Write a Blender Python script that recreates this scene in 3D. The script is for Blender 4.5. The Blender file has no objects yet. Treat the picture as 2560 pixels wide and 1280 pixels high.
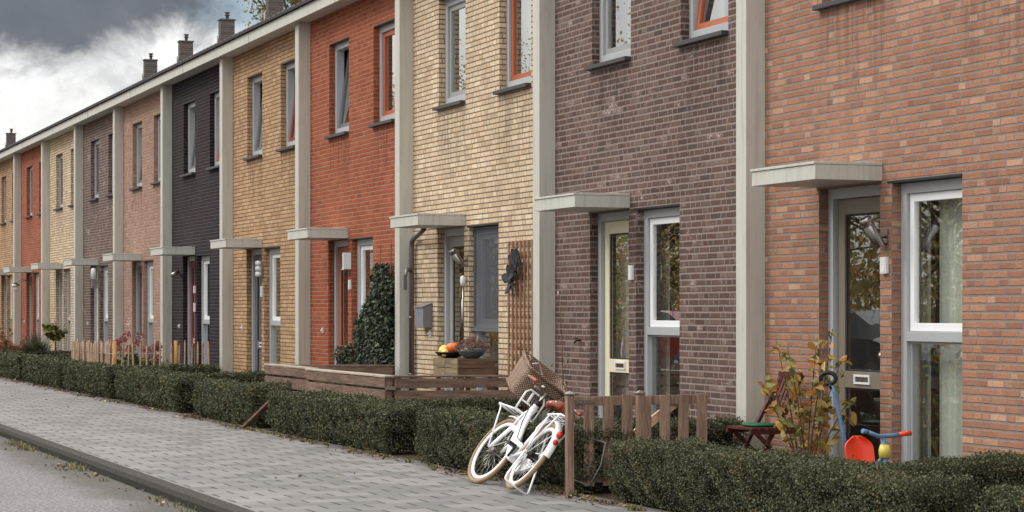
import bpy, math, random
import numpy as np
from mathutils import Matrix, Vector
R = math.radians
rnd = random.Random(7)
rng = np.random.default_rng(11)
sc = bpy.context.scene
col = sc.collection
# ------------------------------------------------------------------ camera
TH = math.atan(2095 / 5500)
cd = bpy.data.cameras.new('camera'); cam = bpy.data.objects.new('camera', cd); col.objects.link(cam)
cam.location = (0, 0, 1.45); cam.rotation_euler = (R(90), 0, R(90) - TH)
cd.sensor_width = 36; cd.lens = 36 * 5500 / 2560; cd.shift_y = 137 / 2560
cd.clip_start = .1; cd.clip_end = 2000
sc.camera = cam
# ------------------------------------------------------------------ node helpers
def srgb(r, g, b, a=1):
    f = lambda c: (c/255/12.92) if c/255 <= .04045 else ((c/255+.055)/1.055)**2.4
    return (f(r), f(g), f(b), a)
class NT:
    def __init__(s, tree): s.t = tree; s.n = tree.nodes; s.l = tree.links; s.n.clear()
    def new(s, typ, **kw):
        n = s.n.new(typ)
        for k, v in kw.items(): setattr(n, k, v)
        return n
    def set(s, sock, v):
        if isinstance(v, bpy.types.NodeSocket): s.l.new(v, sock)
        elif v is not None:
            if sock.type == 'VECTOR' and hasattr(v, '__len__'): v = tuple(v)[:3]
            if sock.type == 'RGBA' and hasattr(v, '__len__') and len(v) == 3: v = (*v, 1)
            sock.default_value = v
    def m(s, op, a, b=None, c=None, clamp=False):
        n = s.new('ShaderNodeMath', operation=op); n.use_clamp = clamp
        s.set(n.inputs[0], a); s.set(n.inputs[1], b); s.set(n.inputs[2], c); return n.outputs[0]
    def vm(s, op, a, b=None):
        n = s.new('ShaderNodeVectorMath', operation=op); s.set(n.inputs[0], a); s.set(n.inputs[1], b)
        return n.outputs['Value'] if op in ('DOT_PRODUCT', 'LENGTH') else n.outputs[0]
    def xyz(s, v):
        n = s.new('ShaderNodeSeparateXYZ'); s.set(n.inputs[0], v); return n.outputs
    def cmb(s, x=0, y=0, z=0):
        n = s.new('ShaderNodeCombineXYZ'); s.set(n.inputs[0], x); s.set(n.inputs[1], y); s.set(n.inputs[2], z); return n.outputs[0]
    def noise(s, v, scale=5, detail=2, rough=.5, dist=0, out=0):
        n = s.new('ShaderNodeTexNoise'); s.set(n.inputs['Vector'], v); s.set(n.inputs['Scale'], scale)
        n.inputs['Detail'].default_value = detail; n.inputs['Roughness'].default_value = rough
        n.inputs['Distortion'].default_value = dist; return n.outputs[out]
    def white(s, v, out=0):
        n = s.new('ShaderNodeTexWhiteNoise', noise_dimensions='3D'); s.set(n.inputs['Vector'], v); return n.outputs[out]
    def ramp(s, f, stops, interp='LINEAR'):
        n = s.new('ShaderNodeValToRGB'); cr = n.color_ramp; cr.interpolation = interp
        while len(cr.elements) < len(stops): cr.elements.new(.5)
        for e, (p, c) in zip(cr.elements, stops): e.position = p; e.color = c if len(c) == 4 else (*c, 1)
        s.set(n.inputs[0], f); return n.outputs[0]
    def mix(s, f, a, b, mode='MIX'):
        n = s.new('ShaderNodeMix', data_type='RGBA', blend_type=mode)
        s.set(n.inputs[0], f); s.set(n.inputs[6], a); s.set(n.inputs[7], b); return n.outputs[2]
    def ss(s, v, lo, hi, a=0., b=1.):
        n = s.new('ShaderNodeMapRange', interpolation_type='SMOOTHSTEP'); s.set(n.inputs[0], v)
        for i, q in enumerate((lo, hi, a, b)): s.set(n.inputs[i+1], q)
        return n.outputs[0]
    def bump(s, h, strength=.5, dist=.01):
        n = s.new('ShaderNodeBump'); s.set(n.inputs['Height'], h); n.inputs['Strength'].default_value = strength
        n.inputs['Distance'].default_value = dist; return n.outputs[0]
    def uv(s): return s.new('ShaderNodeUVMap').outputs[0]
    def geo(s, o='Position'): return s.new('ShaderNodeNewGeometry').outputs[o]
    def out(s, color, rough=.6, spec=.5, metal=0, normal=None, **kw):
        p = s.new('ShaderNodeBsdfPrincipled'); s.set(p.inputs['Base Color'], color); s.set(p.inputs['Roughness'], rough)
        s.set(p.inputs['Specular IOR Level'], spec); s.set(p.inputs['Metallic'], metal)
        if normal is not None: s.set(p.inputs['Normal'], normal)
        for k, v in kw.items(): s.set(p.inputs[k], v)
        o = s.new('ShaderNodeOutputMaterial'); s.l.new(p.outputs[0], o.inputs[0]); return p
def mat(name):
    m = bpy.data.materials.new(name); m.use_nodes = True; return m, NT(m.node_tree)
# ------------------------------------------------------------------ world
SUN_AZ = (-.42, -.85); SUN_EL = R(42)
w = bpy.data.worlds.new('World'); sc.world = w; w.use_nodes = True
n = NT(w.node_tree)
d = n.new('ShaderNodeTexCoord').outputs['Generated']
FW = (-math.cos(TH), math.sin(TH), 0); RT = (math.sin(TH), math.cos(TH), 0)
az = n.m('ARCTAN2', n.vm('DOT_PRODUCT', d, RT), n.vm('DOT_PRODUCT', d, FW))
el = n.m('ARCSINE', n.xyz(d)[2])
pv = n.cmb(az, n.m('MULTIPLY', el, 1.25), 0)
warp = n.noise(pv, 14, 7, .62, .2)
warp2 = n.noise(n.vm('ADD', pv, (3.1, 1.7, 0)), 26, 7, .6, .3)
big = n.noise(n.vm('ADD', pv, (.37, 2.2, 0)), 3.0, 6, .55, .2)
# dark storm mass over the far end of the street
ea = n.m('DIVIDE', n.m('SUBTRACT', az, -.262), .135)
ee = n.m('DIVIDE', n.m('SUBTRACT', el, .222), .112)
rad = n.m('POWER', n.m('ADD', n.m('POWER', n.m('ABSOLUTE', ea), 4), n.m('POWER', n.m('ABSOLUTE', ee), 4)), .25)
rad = n.m('ADD', rad, n.m('MULTIPLY', n.m('SUBTRACT', warp, .5), .40))
rad = n.m('ADD', rad, n.m('MULTIPLY', n.m('SUBTRACT', warp2, .5), .42))
dark = n.ss(rad, .90, 1.09, 1, 0)
# thin grey shreds just under it
shred = n.m('MULTIPLY', n.ss(warp, .5, .66), n.ss(rad, 1.08, 1.34, 1, 0))
zen = n.m('MULTIPLY_ADD', n.m('MAXIMUM', n.m('SINE', n.m('MAXIMUM', el, 0)), 0), 1.75, .86)
lowc = n.mix(n.ss(big, .35, .72), (.90, .885, .865, 1), (.99, .98, .97, 1))
white = n.mix(n.ss(warp2, .38, .62), n.mix(.35, lowc, (.66, .665, .68, 1)), lowc)
white = n.vm('MULTIPLY', white, n.cmb(zen, zen, zen))
# grey-blue gap on the right of the dark mass
ba = n.m('DIVIDE', n.m('SUBTRACT', az, -.117), .045); be = n.m('DIVIDE', n.m('SUBTRACT', el, .149), .024)
br = n.m('SQRT', n.m('ADD', n.m('MULTIPLY', ba, ba), n.m('MULTIPLY', be, be)))
br = n.m('ADD', br, n.m('MULTIPLY', n.m('SUBTRACT', warp, .5), .9))
gap = n.ss(br, .75, 1.15, 1, 0)
sky = n.new('ShaderNodeTexSky', sky_type='NISHITA'); sky.sun_disc = False
sky.sun_elevation = SUN_EL; sky.sun_rotation = math.atan2(SUN_AZ[0], SUN_AZ[1])
skyc = n.vm('MULTIPLY', sky.outputs[0], (.09, .09, .09))
blue = n.mix(.6, skyc, (.40, .475, .54, 1))
c = n.mix(gap, white, blue)
c = n.mix(n.m('MULTIPLY', shred, .5), c, (.34, .35, .37, 1))
dk = n.mix(n.ss(warp, .3, .75), (.088, .098, .116, 1), (.15, .16, .18, 1))
c = n.mix(n.m('MULTIPLY', dark, .97), c, dk)
c = n.mix(n.ss(el, -.02, 0.0), (.3, .29, .27, 1), c)
c = n.mix(.06, c, skyc)
bg = n.new('ShaderNodeBackground'); n.l.new(c, bg.inputs[0]); bg.inputs[1].default_value = 1.0
wo = n.new('ShaderNodeOutputWorld'); n.l.new(bg.outputs[0], wo.inputs[0])
# ------------------------------------------------------------------ sun (veiled by cloud)
sl = bpy.data.lights.new('sun', 'SUN'); sl.energy = 1.1; sl.angle = R(14); sl.color = (1, .965, .92)
so = bpy.data.objects.new('sun', sl); col.objects.link(so)
sv = Vector((SUN_AZ[0], SUN_AZ[1], 0)).normalized() * math.cos(SUN_EL); sv.z = math.sin(SUN_EL)
so.rotation_euler = (-sv).to_track_quat('-Z', 'Y').to_euler()
sc.view_settings.view_transform = 'Standard'; sc.view_settings.look = 'None'
sc.view_settings.exposure = 0.24; sc.view_settings.gamma = 1
sc.view_settings.use_curve_mapping = False
sc.cycles.max_bounces = 8; sc.cycles.transparent_max_bounces = 12
# ------------------------------------------------------------------ mesh helpers
class MB:
    def __init__(s): s.v = []; s.f = []; s.mi = []; s.sm = []; s.cuv = {}
    def add(s, vs, fs, mi=0, sm=False):
        b = len(s.v); s.v += [tuple(p) for p in vs]
        for f in fs: s.f.append([i + b for i in f]); s.mi.append(mi); s.sm.append(sm)
        return s
    def box(s, x0, x1, y0, y1, z0, z1, mi=0):
        if x0 > x1: x0, x1 = x1, x0
        if y0 > y1: y0, y1 = y1, y0
        vs = [(x, y, z) for z in (z0, z1) for y in (y0, y1) for x in (x0, x1)]
        return s.add(vs, [(0,2,3,1), (4,5,7,6), (0,1,5,4), (2,6,7,3), (0,4,6,2), (1,3,7,5)], mi)
    def hbox(s, M, sx, sy, sz, mi=0):      # oriented box: M maps the box centre frame
        vs = [M @ Vector((x*sx/2, y*sy/2, z*sz/2)) for z in (-1, 1) for y in (-1, 1) for x in (-1, 1)]
        return s.add(vs, [(0,2,3,1), (4,5,7,6), (0,1,5,4), (2,6,7,3), (0,4,6,2), (1,3,7,5)], mi)
    def beam(s, p, q, w, h, mi=0, up=(0, 0, 1)):
        p, q = Vector(p), Vector(q); d = q - p; L = d.length; d.normalize()
        u = Vector(up); sd = d.cross(u)
        if sd.length < 1e-4: sd = d.cross(Vector((0, 1, 0)))
        sd.normalize(); u = sd.cross(d)
        Mx = Matrix(((d.x, sd.x, u.x, 0), (d.y, sd.y, u.y, 0), (d.z, sd.z, u.z, 0), (0, 0, 0, 1)))
        Mx.translation = (p + q) / 2
        return s.hbox(Mx, L, w, h, mi)
    def quad(s, a, b, c, d, mi=0): return s.add([a, b, c, d], [(0, 1, 2, 3)], mi)
    def tube(s, pts, r, k=8, mi=0, cap=True, closed=False):
        pts = [Vector(p) for p in pts]; N = len(pts)
        rs = r if isinstance(r, (list, tuple)) else [r] * N
        vs = []; prev = None
        for i, p in enumerate(pts):
            if closed: t = pts[(i+1) % N] - pts[i-1]
            else: t = pts[min(i+1, N-1)] - pts[max(i-1, 0)]
            if t.length < 1e-9: t = Vector((0, 0, 1))
            t.normalize()
            a = prev if prev is not None else (Vector((0, 0, 1)) if abs(t.z) < .9 else Vector((1, 0, 0)))
            u = a - t * a.dot(t)
            if u.length < 1e-6: u = Vector((1, 0, 0)) - t * t.x
            u.normalize(); prev = u; v = t.cross(u)
            for j in range(k):
                an = 2*math.pi*j/k; vs.append(p + (u*math.cos(an) + v*math.sin(an)) * rs[i])
        fs = []
        for i in range(N if closed else N-1):
            i2 = (i+1) % N
            for j in range(k): fs.append((i*k+j, i*k+(j+1) % k, i2*k+(j+1) % k, i2*k+j))
        s.add(vs, fs, mi, True)
        if cap and not closed:
            b = len(s.v) - len(vs)
            s.f.append([b+j for j in range(k)][::-1]); s.mi.append(mi); s.sm.append(False)
            s.f.append([b+(N-1)*k+j for j in range(k)]); s.mi.append(mi); s.sm.append(False)
        return s
    def lathe(s, prof, o=(0, 0, 0), k=20, mi=0, axis=None):
        # prof: (radius, height) along axis
        ax = Vector(axis or (0, 0, 1)).normalized(); q = Vector((0, 0, 1)).rotation_difference(ax); o = Vector(o)
        vs = [o + q @ Vector((r*math.cos(2*math.pi*j/k), r*math.sin(2*math.pi*j/k), h)) for r, h in prof for j in range(k)]
        fs = [(i*k+j, i*k+(j+1) % k, (i+1)*k+(j+1) % k, (i+1)*k+j) for i in range(len(prof)-1) for j in range(k)]
        return s.add(vs, fs, mi, True)
    def frame(s, x0, x1, z0, z1, y0, y1, w, mi=0, wb=None, wt=None):
        wb = w if wb is None else wb; wt = w if wt is None else wt
        s.box(x0, x0+w, y0, y1, z0, z1, mi); s.box(x1-w, x1, y0, y1, z0, z1, mi)
        s.box(x0+w, x1-w, y0, y1, z1-wt, z1, mi); s.box(x0+w, x1-w, y0, y1, z0, z0+wb, mi); return s
    def apply(s, fn): s.v = [tuple(fn(Vector(p))) for p in s.v]; return s
def mk(name, verts, faces_flat, loops, mats, parent, off, uvs=None, mi=None, smooth=None):
    pass
def link(o, parent=None):
    col.objects.link(o)
    if parent is not None: o.parent = parent
    return o
def off_of(parent):
    o = Vector((0, 0, 0)); p = parent
    while p is not None: o += p.location; p = p.parent
    return o
def obj(name, mb, mats, parent=None, local=False, origin=None, bevel=0):
    off = Vector((0, 0, 0)) if local else (off_of(parent) if parent is not None else Vector(origin or (0, 0, 0)))
    me = bpy.data.meshes.new(name)
    V = np.array(mb.v, dtype=np.float64)
    me.from_pydata((V - np.array(off)).tolist(), [], mb.f)
    if not isinstance(mats, (list, tuple)): mats = [mats]
    for m in mats: me.materials.append(m)
    me.polygons.foreach_set('material_index', mb.mi); me.polygons.foreach_set('use_smooth', mb.sm)
    uvl = me.uv_layers.new(name='UVMap'); uv = np.zeros((len(me.loops), 2))
    for p in me.polygons:
        nx, ny, nz = (abs(c) for c in p.normal)
        for li in p.loop_indices:
            x, y, z = V[me.loops[li].vertex_index]
            uv[li] = (y, z) if (nx >= ny and nx >= nz) else ((x, z) if ny >= nz else (x, y))
    uvl.data.foreach_set('uv', uv.ravel()); me.update()
    o = bpy.data.objects.new(name, me); link(o, parent)
    if parent is None and origin is not None: o.location = origin
    if bevel:
        b = o.modifiers.new('bevel', 'BEVEL'); b.width = bevel; b.segments = 2; b.limit_method = 'ANGLE'; b.harden_normals = False
    return o
def tag(o, label=None, cat=None, group=None, kind=None):
    if label: o['label'] = label
    if cat: o['category'] = cat
    if group: o['group'] = group
    if kind: o['kind'] = kind
    return o
def thing(name, loc, label, cat, group=None, rz=0):
    o = bpy.data.objects.new(name, None); o.location = loc; o.rotation_euler = (0, 0, rz); o.empty_display_size = .2
    link(o); return tag(o, label, cat, group)
def poly_mesh(name, V, k, mats, parent=None, uv=None, origin=None, mi=None, local=False, extra=None):
    # V: (n*k,3) vertices of n separate k-gons; extra: an MB merged in
    off = np.zeros(3) if local else (np.array(off_of(parent)) if parent is not None else np.array(origin or (0, 0, 0)))
    nfa = len(V) // k; nv = len(V)
    ev = np.array(extra.v) if extra else np.zeros((0, 3)); ef = extra.f if extra else []
    me = bpy.data.meshes.new(name)
    el_ = [i + nv for f in ef for i in f]
    me.vertices.add(nv + len(ev)); me.vertices.foreach_set('co', (np.vstack([V, ev]) - off).ravel())
    tot = nfa*k + len(el_)
    me.loops.add(tot); me.loops.foreach_set('vertex_index', np.concatenate([np.arange(nfa*k), np.array(el_, dtype=int)]).astype(np.int32))
    st = list(range(0, nfa*k, k)); c0 = nfa*k
    for f in ef: st.append(c0); c0 += len(f)
    me.polygons.add(len(st)); me.polygons.foreach_set('loop_start', st)
    if not isinstance(mats, (list, tuple)): mats = [mats]
    for m in mats: me.materials.append(m)
    mm = np.concatenate([np.zeros(nfa, int) if mi is None else mi, np.array([q for q in extra.mi], int) if extra else np.zeros(0, int)])
    me.polygons.foreach_set('material_index', mm.astype(np.int32))
    sm = [False]*nfa + ([q for q in extra.sm] if extra else [])
    me.polygons.foreach_set('use_smooth', sm)
    uvl = me.uv_layers.new(name='UVMap'); U = np.zeros((tot, 2))
    U[:nfa*k] = np.repeat(uv if uv is not None else rng.random((nfa, 2)), k, axis=0)
    if len(el_): E = np.vstack([V, ev])[np.array(el_)]; U[nfa*k:] = np.stack([E[:, 0]+E[:, 1], E[:, 2]], 1)
    uvl.data.foreach_set('uv', U.ravel()); me.update(calc_edges=True); me.validate()
    o = bpy.data.objects.new(name, me); link(o, parent)
    if parent is None and origin is not None: o.location = origin
    return o
def leaves(P, N, size, k=4, ratio=.5, jitter=.8, droop=0.):
    """k-gon leaves at P, facing roughly N (unit), random spin."""
    n_ = len(P); Nn = N + rng.normal(size=(n_, 3)) * jitter; Nn /= np.linalg.norm(Nn, axis=1)[:, None] + 1e-9
    A = rng.normal(size=(n_, 3)); A[:, 2] -= droop; A -= Nn * (A*Nn).sum(1)[:, None]; A /= np.linalg.norm(A, axis=1)[:, None] + 1e-9
    B = np.cross(Nn, A); s = (size * rng.uniform(.65, 1.3, n_))[:, None]
    if k == 4: T = [(0, 0, 0), (.5, .5, .12), (1, 0, 0), (.5, -.5, .12)]
    else: T = [(0, 0, 0), (.3, .42, .1), (.68, .4, .08), (1, 0, -.08), (.68, -.4, .08), (.3, -.42, .1)]
    out = np.stack([P + A*s*(t[0]-.3) + B*s*t[1]*ratio*1.2 + Nn*s*t[2] for t in T], 1)
    return out.reshape(-1, 3)
# ------------------------------------------------------------------ materials
def brick_mat(name, cols, mortar, h=.0625, bed=.0082, head=.0058, streak=None, bumpy=.6, L=.33, mvar=.25, soft=.0035):
    m, n = mat(name); uv = n.uv(); X = n.xyz(uv); u, v = X[0], X[1]
    wob = n.noise(n.cmb(u, v, 0), 9, 2, .5); wob2 = n.noise(n.cmb(u, v, 0), 55, 3, .6)
    vv = n.m('ADD', v, n.m('MULTIPLY', n.m('SUBTRACT', wob, .5), .006))
    rv = n.m('DIVIDE', vv, h); row = n.m('FLOOR', rv); fv = n.m('FRACT', rv)
    rh = n.white(n.cmb(row, 3.7, 1.3))
    ru = n.m('ADD', n.m('DIVIDE', u, L), n.m('MULTIPLY', rh, 7.0)); ci = n.m('FLOOR', ru); fu = n.m('FRACT', ru)
    sp = n.m('MULTIPLY_ADD', n.m('GREATER_THAN', n.white(n.cmb(ci, row, 9.1)), .5), .333, .333)
    right = n.m('GREATER_THAN', fu, sp)
    dl = n.m('MINIMUM', n.m('MINIMUM', fu, n.m('SUBTRACT', 1, fu)), n.m('ABSOLUTE', n.m('SUBTRACT', fu, sp)))
    dl = n.m('MULTIPLY', dl, L); dv = n.m('MULTIPLY', n.m('MINIMUM', fv, n.m('SUBTRACT', 1, fv)), h)
    jit = n.m('MULTIPLY', n.m('SUBTRACT', wob2, .5), .007)
    a = n.ss(n.m('ADD', dl, jit), head - soft/2, head + soft); b = n.ss(n.m('ADD', dv, jit), bed - soft/2, bed + soft)
    face = n.m('MULTIPLY', a, b)
    idv = n.cmb(n.m('ADD', n.m('MULTIPLY', ci, 2), right), row, 0)
    r1 = n.white(idv); r2 = n.white(n.vm('ADD', idv, (17.3, 5.1, 2.2)))
    k = len(cols); base = n.ramp(r1, [(i/(k-1), c) for i, c in enumerate(cols)])
    fine = n.noise(n.cmb(n.m('MULTIPLY', u, 1), n.m('MULTIPLY', v, 2.2), r1), 32, 4, .65)
    big = n.noise(n.cmb(u, v, 3), .9, 3, .55)
    val = n.m('MULTIPLY', n.m('MULTIPLY_ADD', fine, .9, .55), n.m('MULTIPLY_ADD', big, .36, .82))
    val = n.m('MULTIPLY', val, n.m('MULTIPLY_ADD', r2, .22, .89))
    c = n.vm('MULTIPLY', base, n.cmb(val, val, val))
    pits = n.ss(n.noise(n.cmb(u, n.m('MULTIPLY', v, 1.6), 7), 60, 2, .5), .64, .72)
    c = n.mix(n.m('MULTIPLY', pits, .5), c, tuple(q*.3 for q in cols[0][:3]) + (1,))
    if streak:
        sm = n.m('MULTIPLY', n.ss(n.noise(n.cmb(u, n.m('MULTIPLY', v, 2), 1), 2.2, 3, .6), .55, .74), n.ss(n.white(n.vm('ADD', idv, (3.3, 8.8, 1)), 0), .35, .75))
        c = n.mix(n.m('MULTIPLY', sm, n.ss(fine, .38, .6)), c, streak)
    mv = n.m('MULTIPLY_ADD', n.noise(n.cmb(u, v, 5), 6, 3, .6), mvar*2, 1-mvar); mc = n.vm('MULTIPLY', mortar, n.cmb(mv, mv, mv))
    c = n.mix(face, mc, c)
    # damp, dirty band near the ground
    damp = n.ss(n.m('ADD', v, n.m('MULTIPLY', n.noise(n.cmb(u, 0, 2), 1.7, 3, .6), .5)), .2, .75, .72, 1)
    c = n.vm('MULTIPLY', c, n.cmb(damp, damp, damp))
    stv = n.m('MULTIPLY_ADD', n.noise(n.cmb(n.m('MULTIPLY', u, 2.6), n.m('MULTIPLY', v, .28), 11), 1.6, 4, .6), .36, .82)
    c = n.vm('MULTIPLY', c, n.cmb(stv, stv, n.m('MULTIPLY_ADD', stv, .95, .05)))
    # run-off stains below the upper window sills
    off = n.m('MODULO', n.m('ADD', u, 17.86 + 5.035*40), 5.035)
    s1 = n.m('MULTIPLY', n.ss(off, 1.15, 1.28), n.ss(off, 2.22, 2.36, 1, 0)); s2 = n.m('MULTIPLY', n.ss(off, 3.38, 3.5), n.ss(off, 4.45, 4.58, 1, 0))
    run = n.m('MULTIPLY', n.ss(v, 2.9, 3.95), n.ss(v, 4.0, 4.04, 1, 0))
    run = n.m('MULTIPLY', n.m('MULTIPLY', run, n.m('ADD', s1, s2)), n.ss(n.noise(n.cmb(n.m('MULTIPLY', u, 9), n.m('MULTIPLY', v, .5), 4), 1.5, 3, .6), .42, .66))
    rn = n.m('MULTIPLY_ADD', run, -.38, 1); c = n.vm('MULTIPLY', c, n.cmb(rn, rn, rn))
    hgt = n.m('ADD', n.m('MULTIPLY', face, 1.0), n.m('MULTIPLY', n.m('ADD', fine, n.m('MULTIPLY', r2, .35)), n.m('MULTIPLY', face, .55)))
    n.out(c, .88, .25, normal=n.bump(hgt, bumpy, .012)); return m
BR = {
 'salmon': brick_mat('salmon_brick', [srgb(147,102,81), srgb(162,117,92), srgb(153,107,84), srgb(168,124,98), srgb(144,104,84), srgb(162,115,87), srgb(182,143,118)], srgb(134,122,114)),
 'salmonfar': brick_mat('muted_salmon_brick', [srgb(150,110,92), srgb(168,128,108), srgb(158,118,100), srgb(174,138,118)], srgb(146,132,122)),
 'purple': brick_mat('purple_brown_brick', [srgb(84,62,55), srgb(100,77,68), srgb(92,69,61), srgb(109,85,75), srgb(81,66,61), srgb(116,97,87)], srgb(136,124,117), streak=srgb(196,172,166)),
 'cream': brick_mat('cream_brick', [srgb(194,170,140), srgb(207,185,156), srgb(200,176,146), srgb(213,194,167), srgb(186,161,130)], srgb(112,98,80), bed=.0058, head=.0032),
 'orange': brick_mat('orange_red_brick', [srgb(132,66,42), srgb(150,80,52), srgb(141,72,47), srgb(156,88,60)], srgb(160,120,98), bed=.0052, head=.0032),
 'ochre': brick_mat('ochre_brick', [srgb(168,133,98), srgb(184,150,115), srgb(175,141,106), srgb(163,129,97), srgb(188,158,124)], srgb(108,88,66), bed=.0058, head=.0034),
 'dark': brick_mat('aubergine_brick', [srgb(33,26,29), srgb(41,33,37), srgb(36,29,33), srgb(46,37,41)], srgb(84,72,74), bed=.0042, head=.0022),
 'chim': brick_mat('chimney_brick', [srgb(88,82,78), srgb(104,96,90), srgb(96,88,84)], srgb(92,86,82), streak=None)}
def paint(name, c, rough=.45, spec=.5, metal=0, var=.08, dirt=.0, bump=.0, scale=3, stretch=None, coat=0, algae=0):
    m, n = mat(name); p = n.geo(); X = n.xyz(p)
    q = n.cmb(n.m('MULTIPLY', X[0], 1), n.m('MULTIPLY', X[1], 1), n.m('MULTIPLY', X[2], stretch if stretch else 1))
    f = n.m('MULTIPLY_ADD', n.noise(q, scale, 5, .62), var*2, 1-var)
    cc = n.vm('MULTIPLY', c, n.cmb(f, f, f))
    if dirt:
        dm = n.ss(n.noise(n.cmb(X[0], X[1], n.m('MULTIPLY', X[2], .35)), 7, 5, .7), .5, .75)
        cc = n.mix(n.m('MULTIPLY', dm, dirt), cc, (c[0]*.42, c[1]*.42, c[2]*.36, 1))
    if algae:
        st = n.ss(n.noise(n.cmb(n.m('MULTIPLY', X[0], 14), n.m('MULTIPLY', X[1], 14), n.m('MULTIPLY', X[2], .55)), 1.5, 4, .65), .46, .72)
        cc = n.mix(n.m('MULTIPLY', st, .34*algae), cc, (c[0]*.45, c[1]*.44, c[2]*.36, 1))
        low = n.ss(n.m('ADD', X[2], n.m('MULTIPLY', n.noise(p, 5, 4, .7), .8)), .45, 1.15, 1, 0)
        cc = n.mix(n.m('MULTIPLY', low, .5*algae), cc, (c[0]*.4, c[1]*.42, c[2]*.3, 1))
    rr = n.m('MULTIPLY_ADD', n.noise(p, 18, 3, .6), .2, rough-.1)
    kw = {}
    if coat: kw['Coat Weight'] = coat
    n.out(cc, rr, spec, metal, normal=n.bump(n.noise(p, 60, 3, .6), bump, .002) if bump else None, **kw); return m
M = {}
M['clad'] = paint('warm_grey_metal', srgb(192,190,180), .5, .45, var=.07, dirt=.2, scale=2.6, stretch=.12, algae=.9, bump=.12)
M['clad2'] = paint('canopy_metal', srgb(192,191,182), .45, .5, var=.07, dirt=.24, algae=1.0, scale=2.4, bump=.12)
M['frame'] = paint('grey_window_paint', srgb(168,172,174), .4, .5, var=.04, dirt=.12, scale=2)
M['white'] = paint('white_sash_paint', srgb(236,237,238), .32, .5, var=.03, dirt=.05)
M['black'] = paint('black_trim', srgb(38,36,36), .55, .4, var=.2)
M['stone'] = paint('dark_sill_stone', srgb(66,64,66), .6, .4, var=.25, scale=9, bump=.3)
M['darkframe'] = paint('dark_grey_paint', srgb(96,98,102), .45, .5, var=.06)
M['taupe'] = paint('taupe_door_paint', srgb(122,114,100), .42, .5, var=.06, dirt=.1)
M['creamp'] = paint('cream_door_paint', srgb(228,220,190), .4, .5, var=.04, dirt=.1)
M['greyp'] = paint('mid_grey_door_paint', srgb(150,150,148), .42, .5, var=.05)
M['rust'] = paint('orange_brown_paint', srgb(170,88,52), .45, .5, var=.07, dirt=.1)
M['red'] = paint('dark_red_paint', srgb(132,48,38), .42, .5, var=.06)
M['slate'] = paint('slate_blue_paint', srgb(88,94,104), .42, .5, var=.05)
M['steel'] = paint('brushed_steel', srgb(170,165,160), .28, .5, 1.0, var=.12, scale=14)
M['zinc'] = paint('zinc_pipe', srgb(120,120,122), .4, .5, .8, var=.15, scale=6)
M['whiteplastic'] = paint('white_plastic', srgb(222,222,220), .4, .5, var=.03)
M['rubber'] = paint('black_rubber', srgb(26,26,28), .55, .4, var=.2)
M['room'] = paint('room_plaster', srgb(170,164,156), .9, .2, var=.06)
M['tile'] = paint('dark_roof_tile', srgb(52,50,50), .75, .3, var=.3, scale=6, bump=.3)
M['mail'] = paint('mailbox_grey', srgb(122,122,128), .45, .5, var=.05)
M['bikewhite'] = paint('white_bicycle_paint', srgb(240,241,242), .22, .55, var=.02, dirt=.08, scale=8)
M['tyre'] = paint('tan_tyre_rubber', srgb(146,122,96), .7, .3, var=.25, dirt=.3, scale=30, bump=.4)
M['saddle'] = paint('brown_leather', srgb(146,72,44), .42, .5, var=.12, scale=14, bump=.2)
M['chainblack'] = paint('dark_drivetrain', srgb(44,42,42), .4, .5, .5, var=.3, scale=20)
M['redlamp'] = paint('red_reflector', srgb(200,36,20), .2, .6, var=.05)
M['cable'] = paint('grey_cable', srgb(70,72,72), .4, .5, var=.1)
M['tblue'] = paint('blue_toy_paint', srgb(92,130,168), .35, .5, var=.08, dirt=.15, scale=12)
M['tred'] = paint('red_toy_plastic', srgb(226,68,34), .4, .5, var=.07, dirt=.12, scale=9)
M['tyellow'] = paint('yellow_toy_plastic', srgb(222,206,96), .45, .5, var=.07, scale=10)
M['green'] = paint('green_cushion', srgb(34,88,58), .7, .3, var=.1)
M['concrete'] = paint('kerb_concrete', srgb(118,110,102), .9, .2, var=.3, dirt=.3, scale=9, bump=.8)
M['brass'] = paint('chimney_zinc', srgb(86,84,84), .5, .5, .4, var=.15)
M['pumpkin'] = paint('orange_pumpkin', srgb(222,112,40), .45, .5, var=.12, scale=20)
M['gourd'] = paint('pale_yellow_gourd', srgb(226,200,120), .5, .4, var=.2, scale=25)
M['melon'] = paint('yellow_melon', srgb(232,186,70), .45, .4, var=.12, scale=20)
M['cardark'] = paint('dark_grey_car_paint', srgb(60,64,70), .2, .6, .5, var=.04, coat=.8)
M['carred'] = paint('red_car_paint', srgb(128,24,26), .2, .6, .2, var=.04, coat=.8)
M['curtainw'] = paint('pale_curtain', srgb(212,210,204), .9, .1, var=.08, scale=8)
M['curtaing'] = paint('green_grey_curtain', srgb(214,216,204), .9, .1, var=.10, scale=5)
M['curtaind'] = paint('grey_curtain', srgb(150,148,146), .9, .1, var=.08)
M['bird'] = paint('dark_wrought_metal', srgb(52,52,56), .6, .4, .3, var=.2)
M['bowl'] = paint('grey_glazed_bowl', srgb(84,90,98), .3, .6, var=.15, scale=14)
M['mesh'] = None
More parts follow.
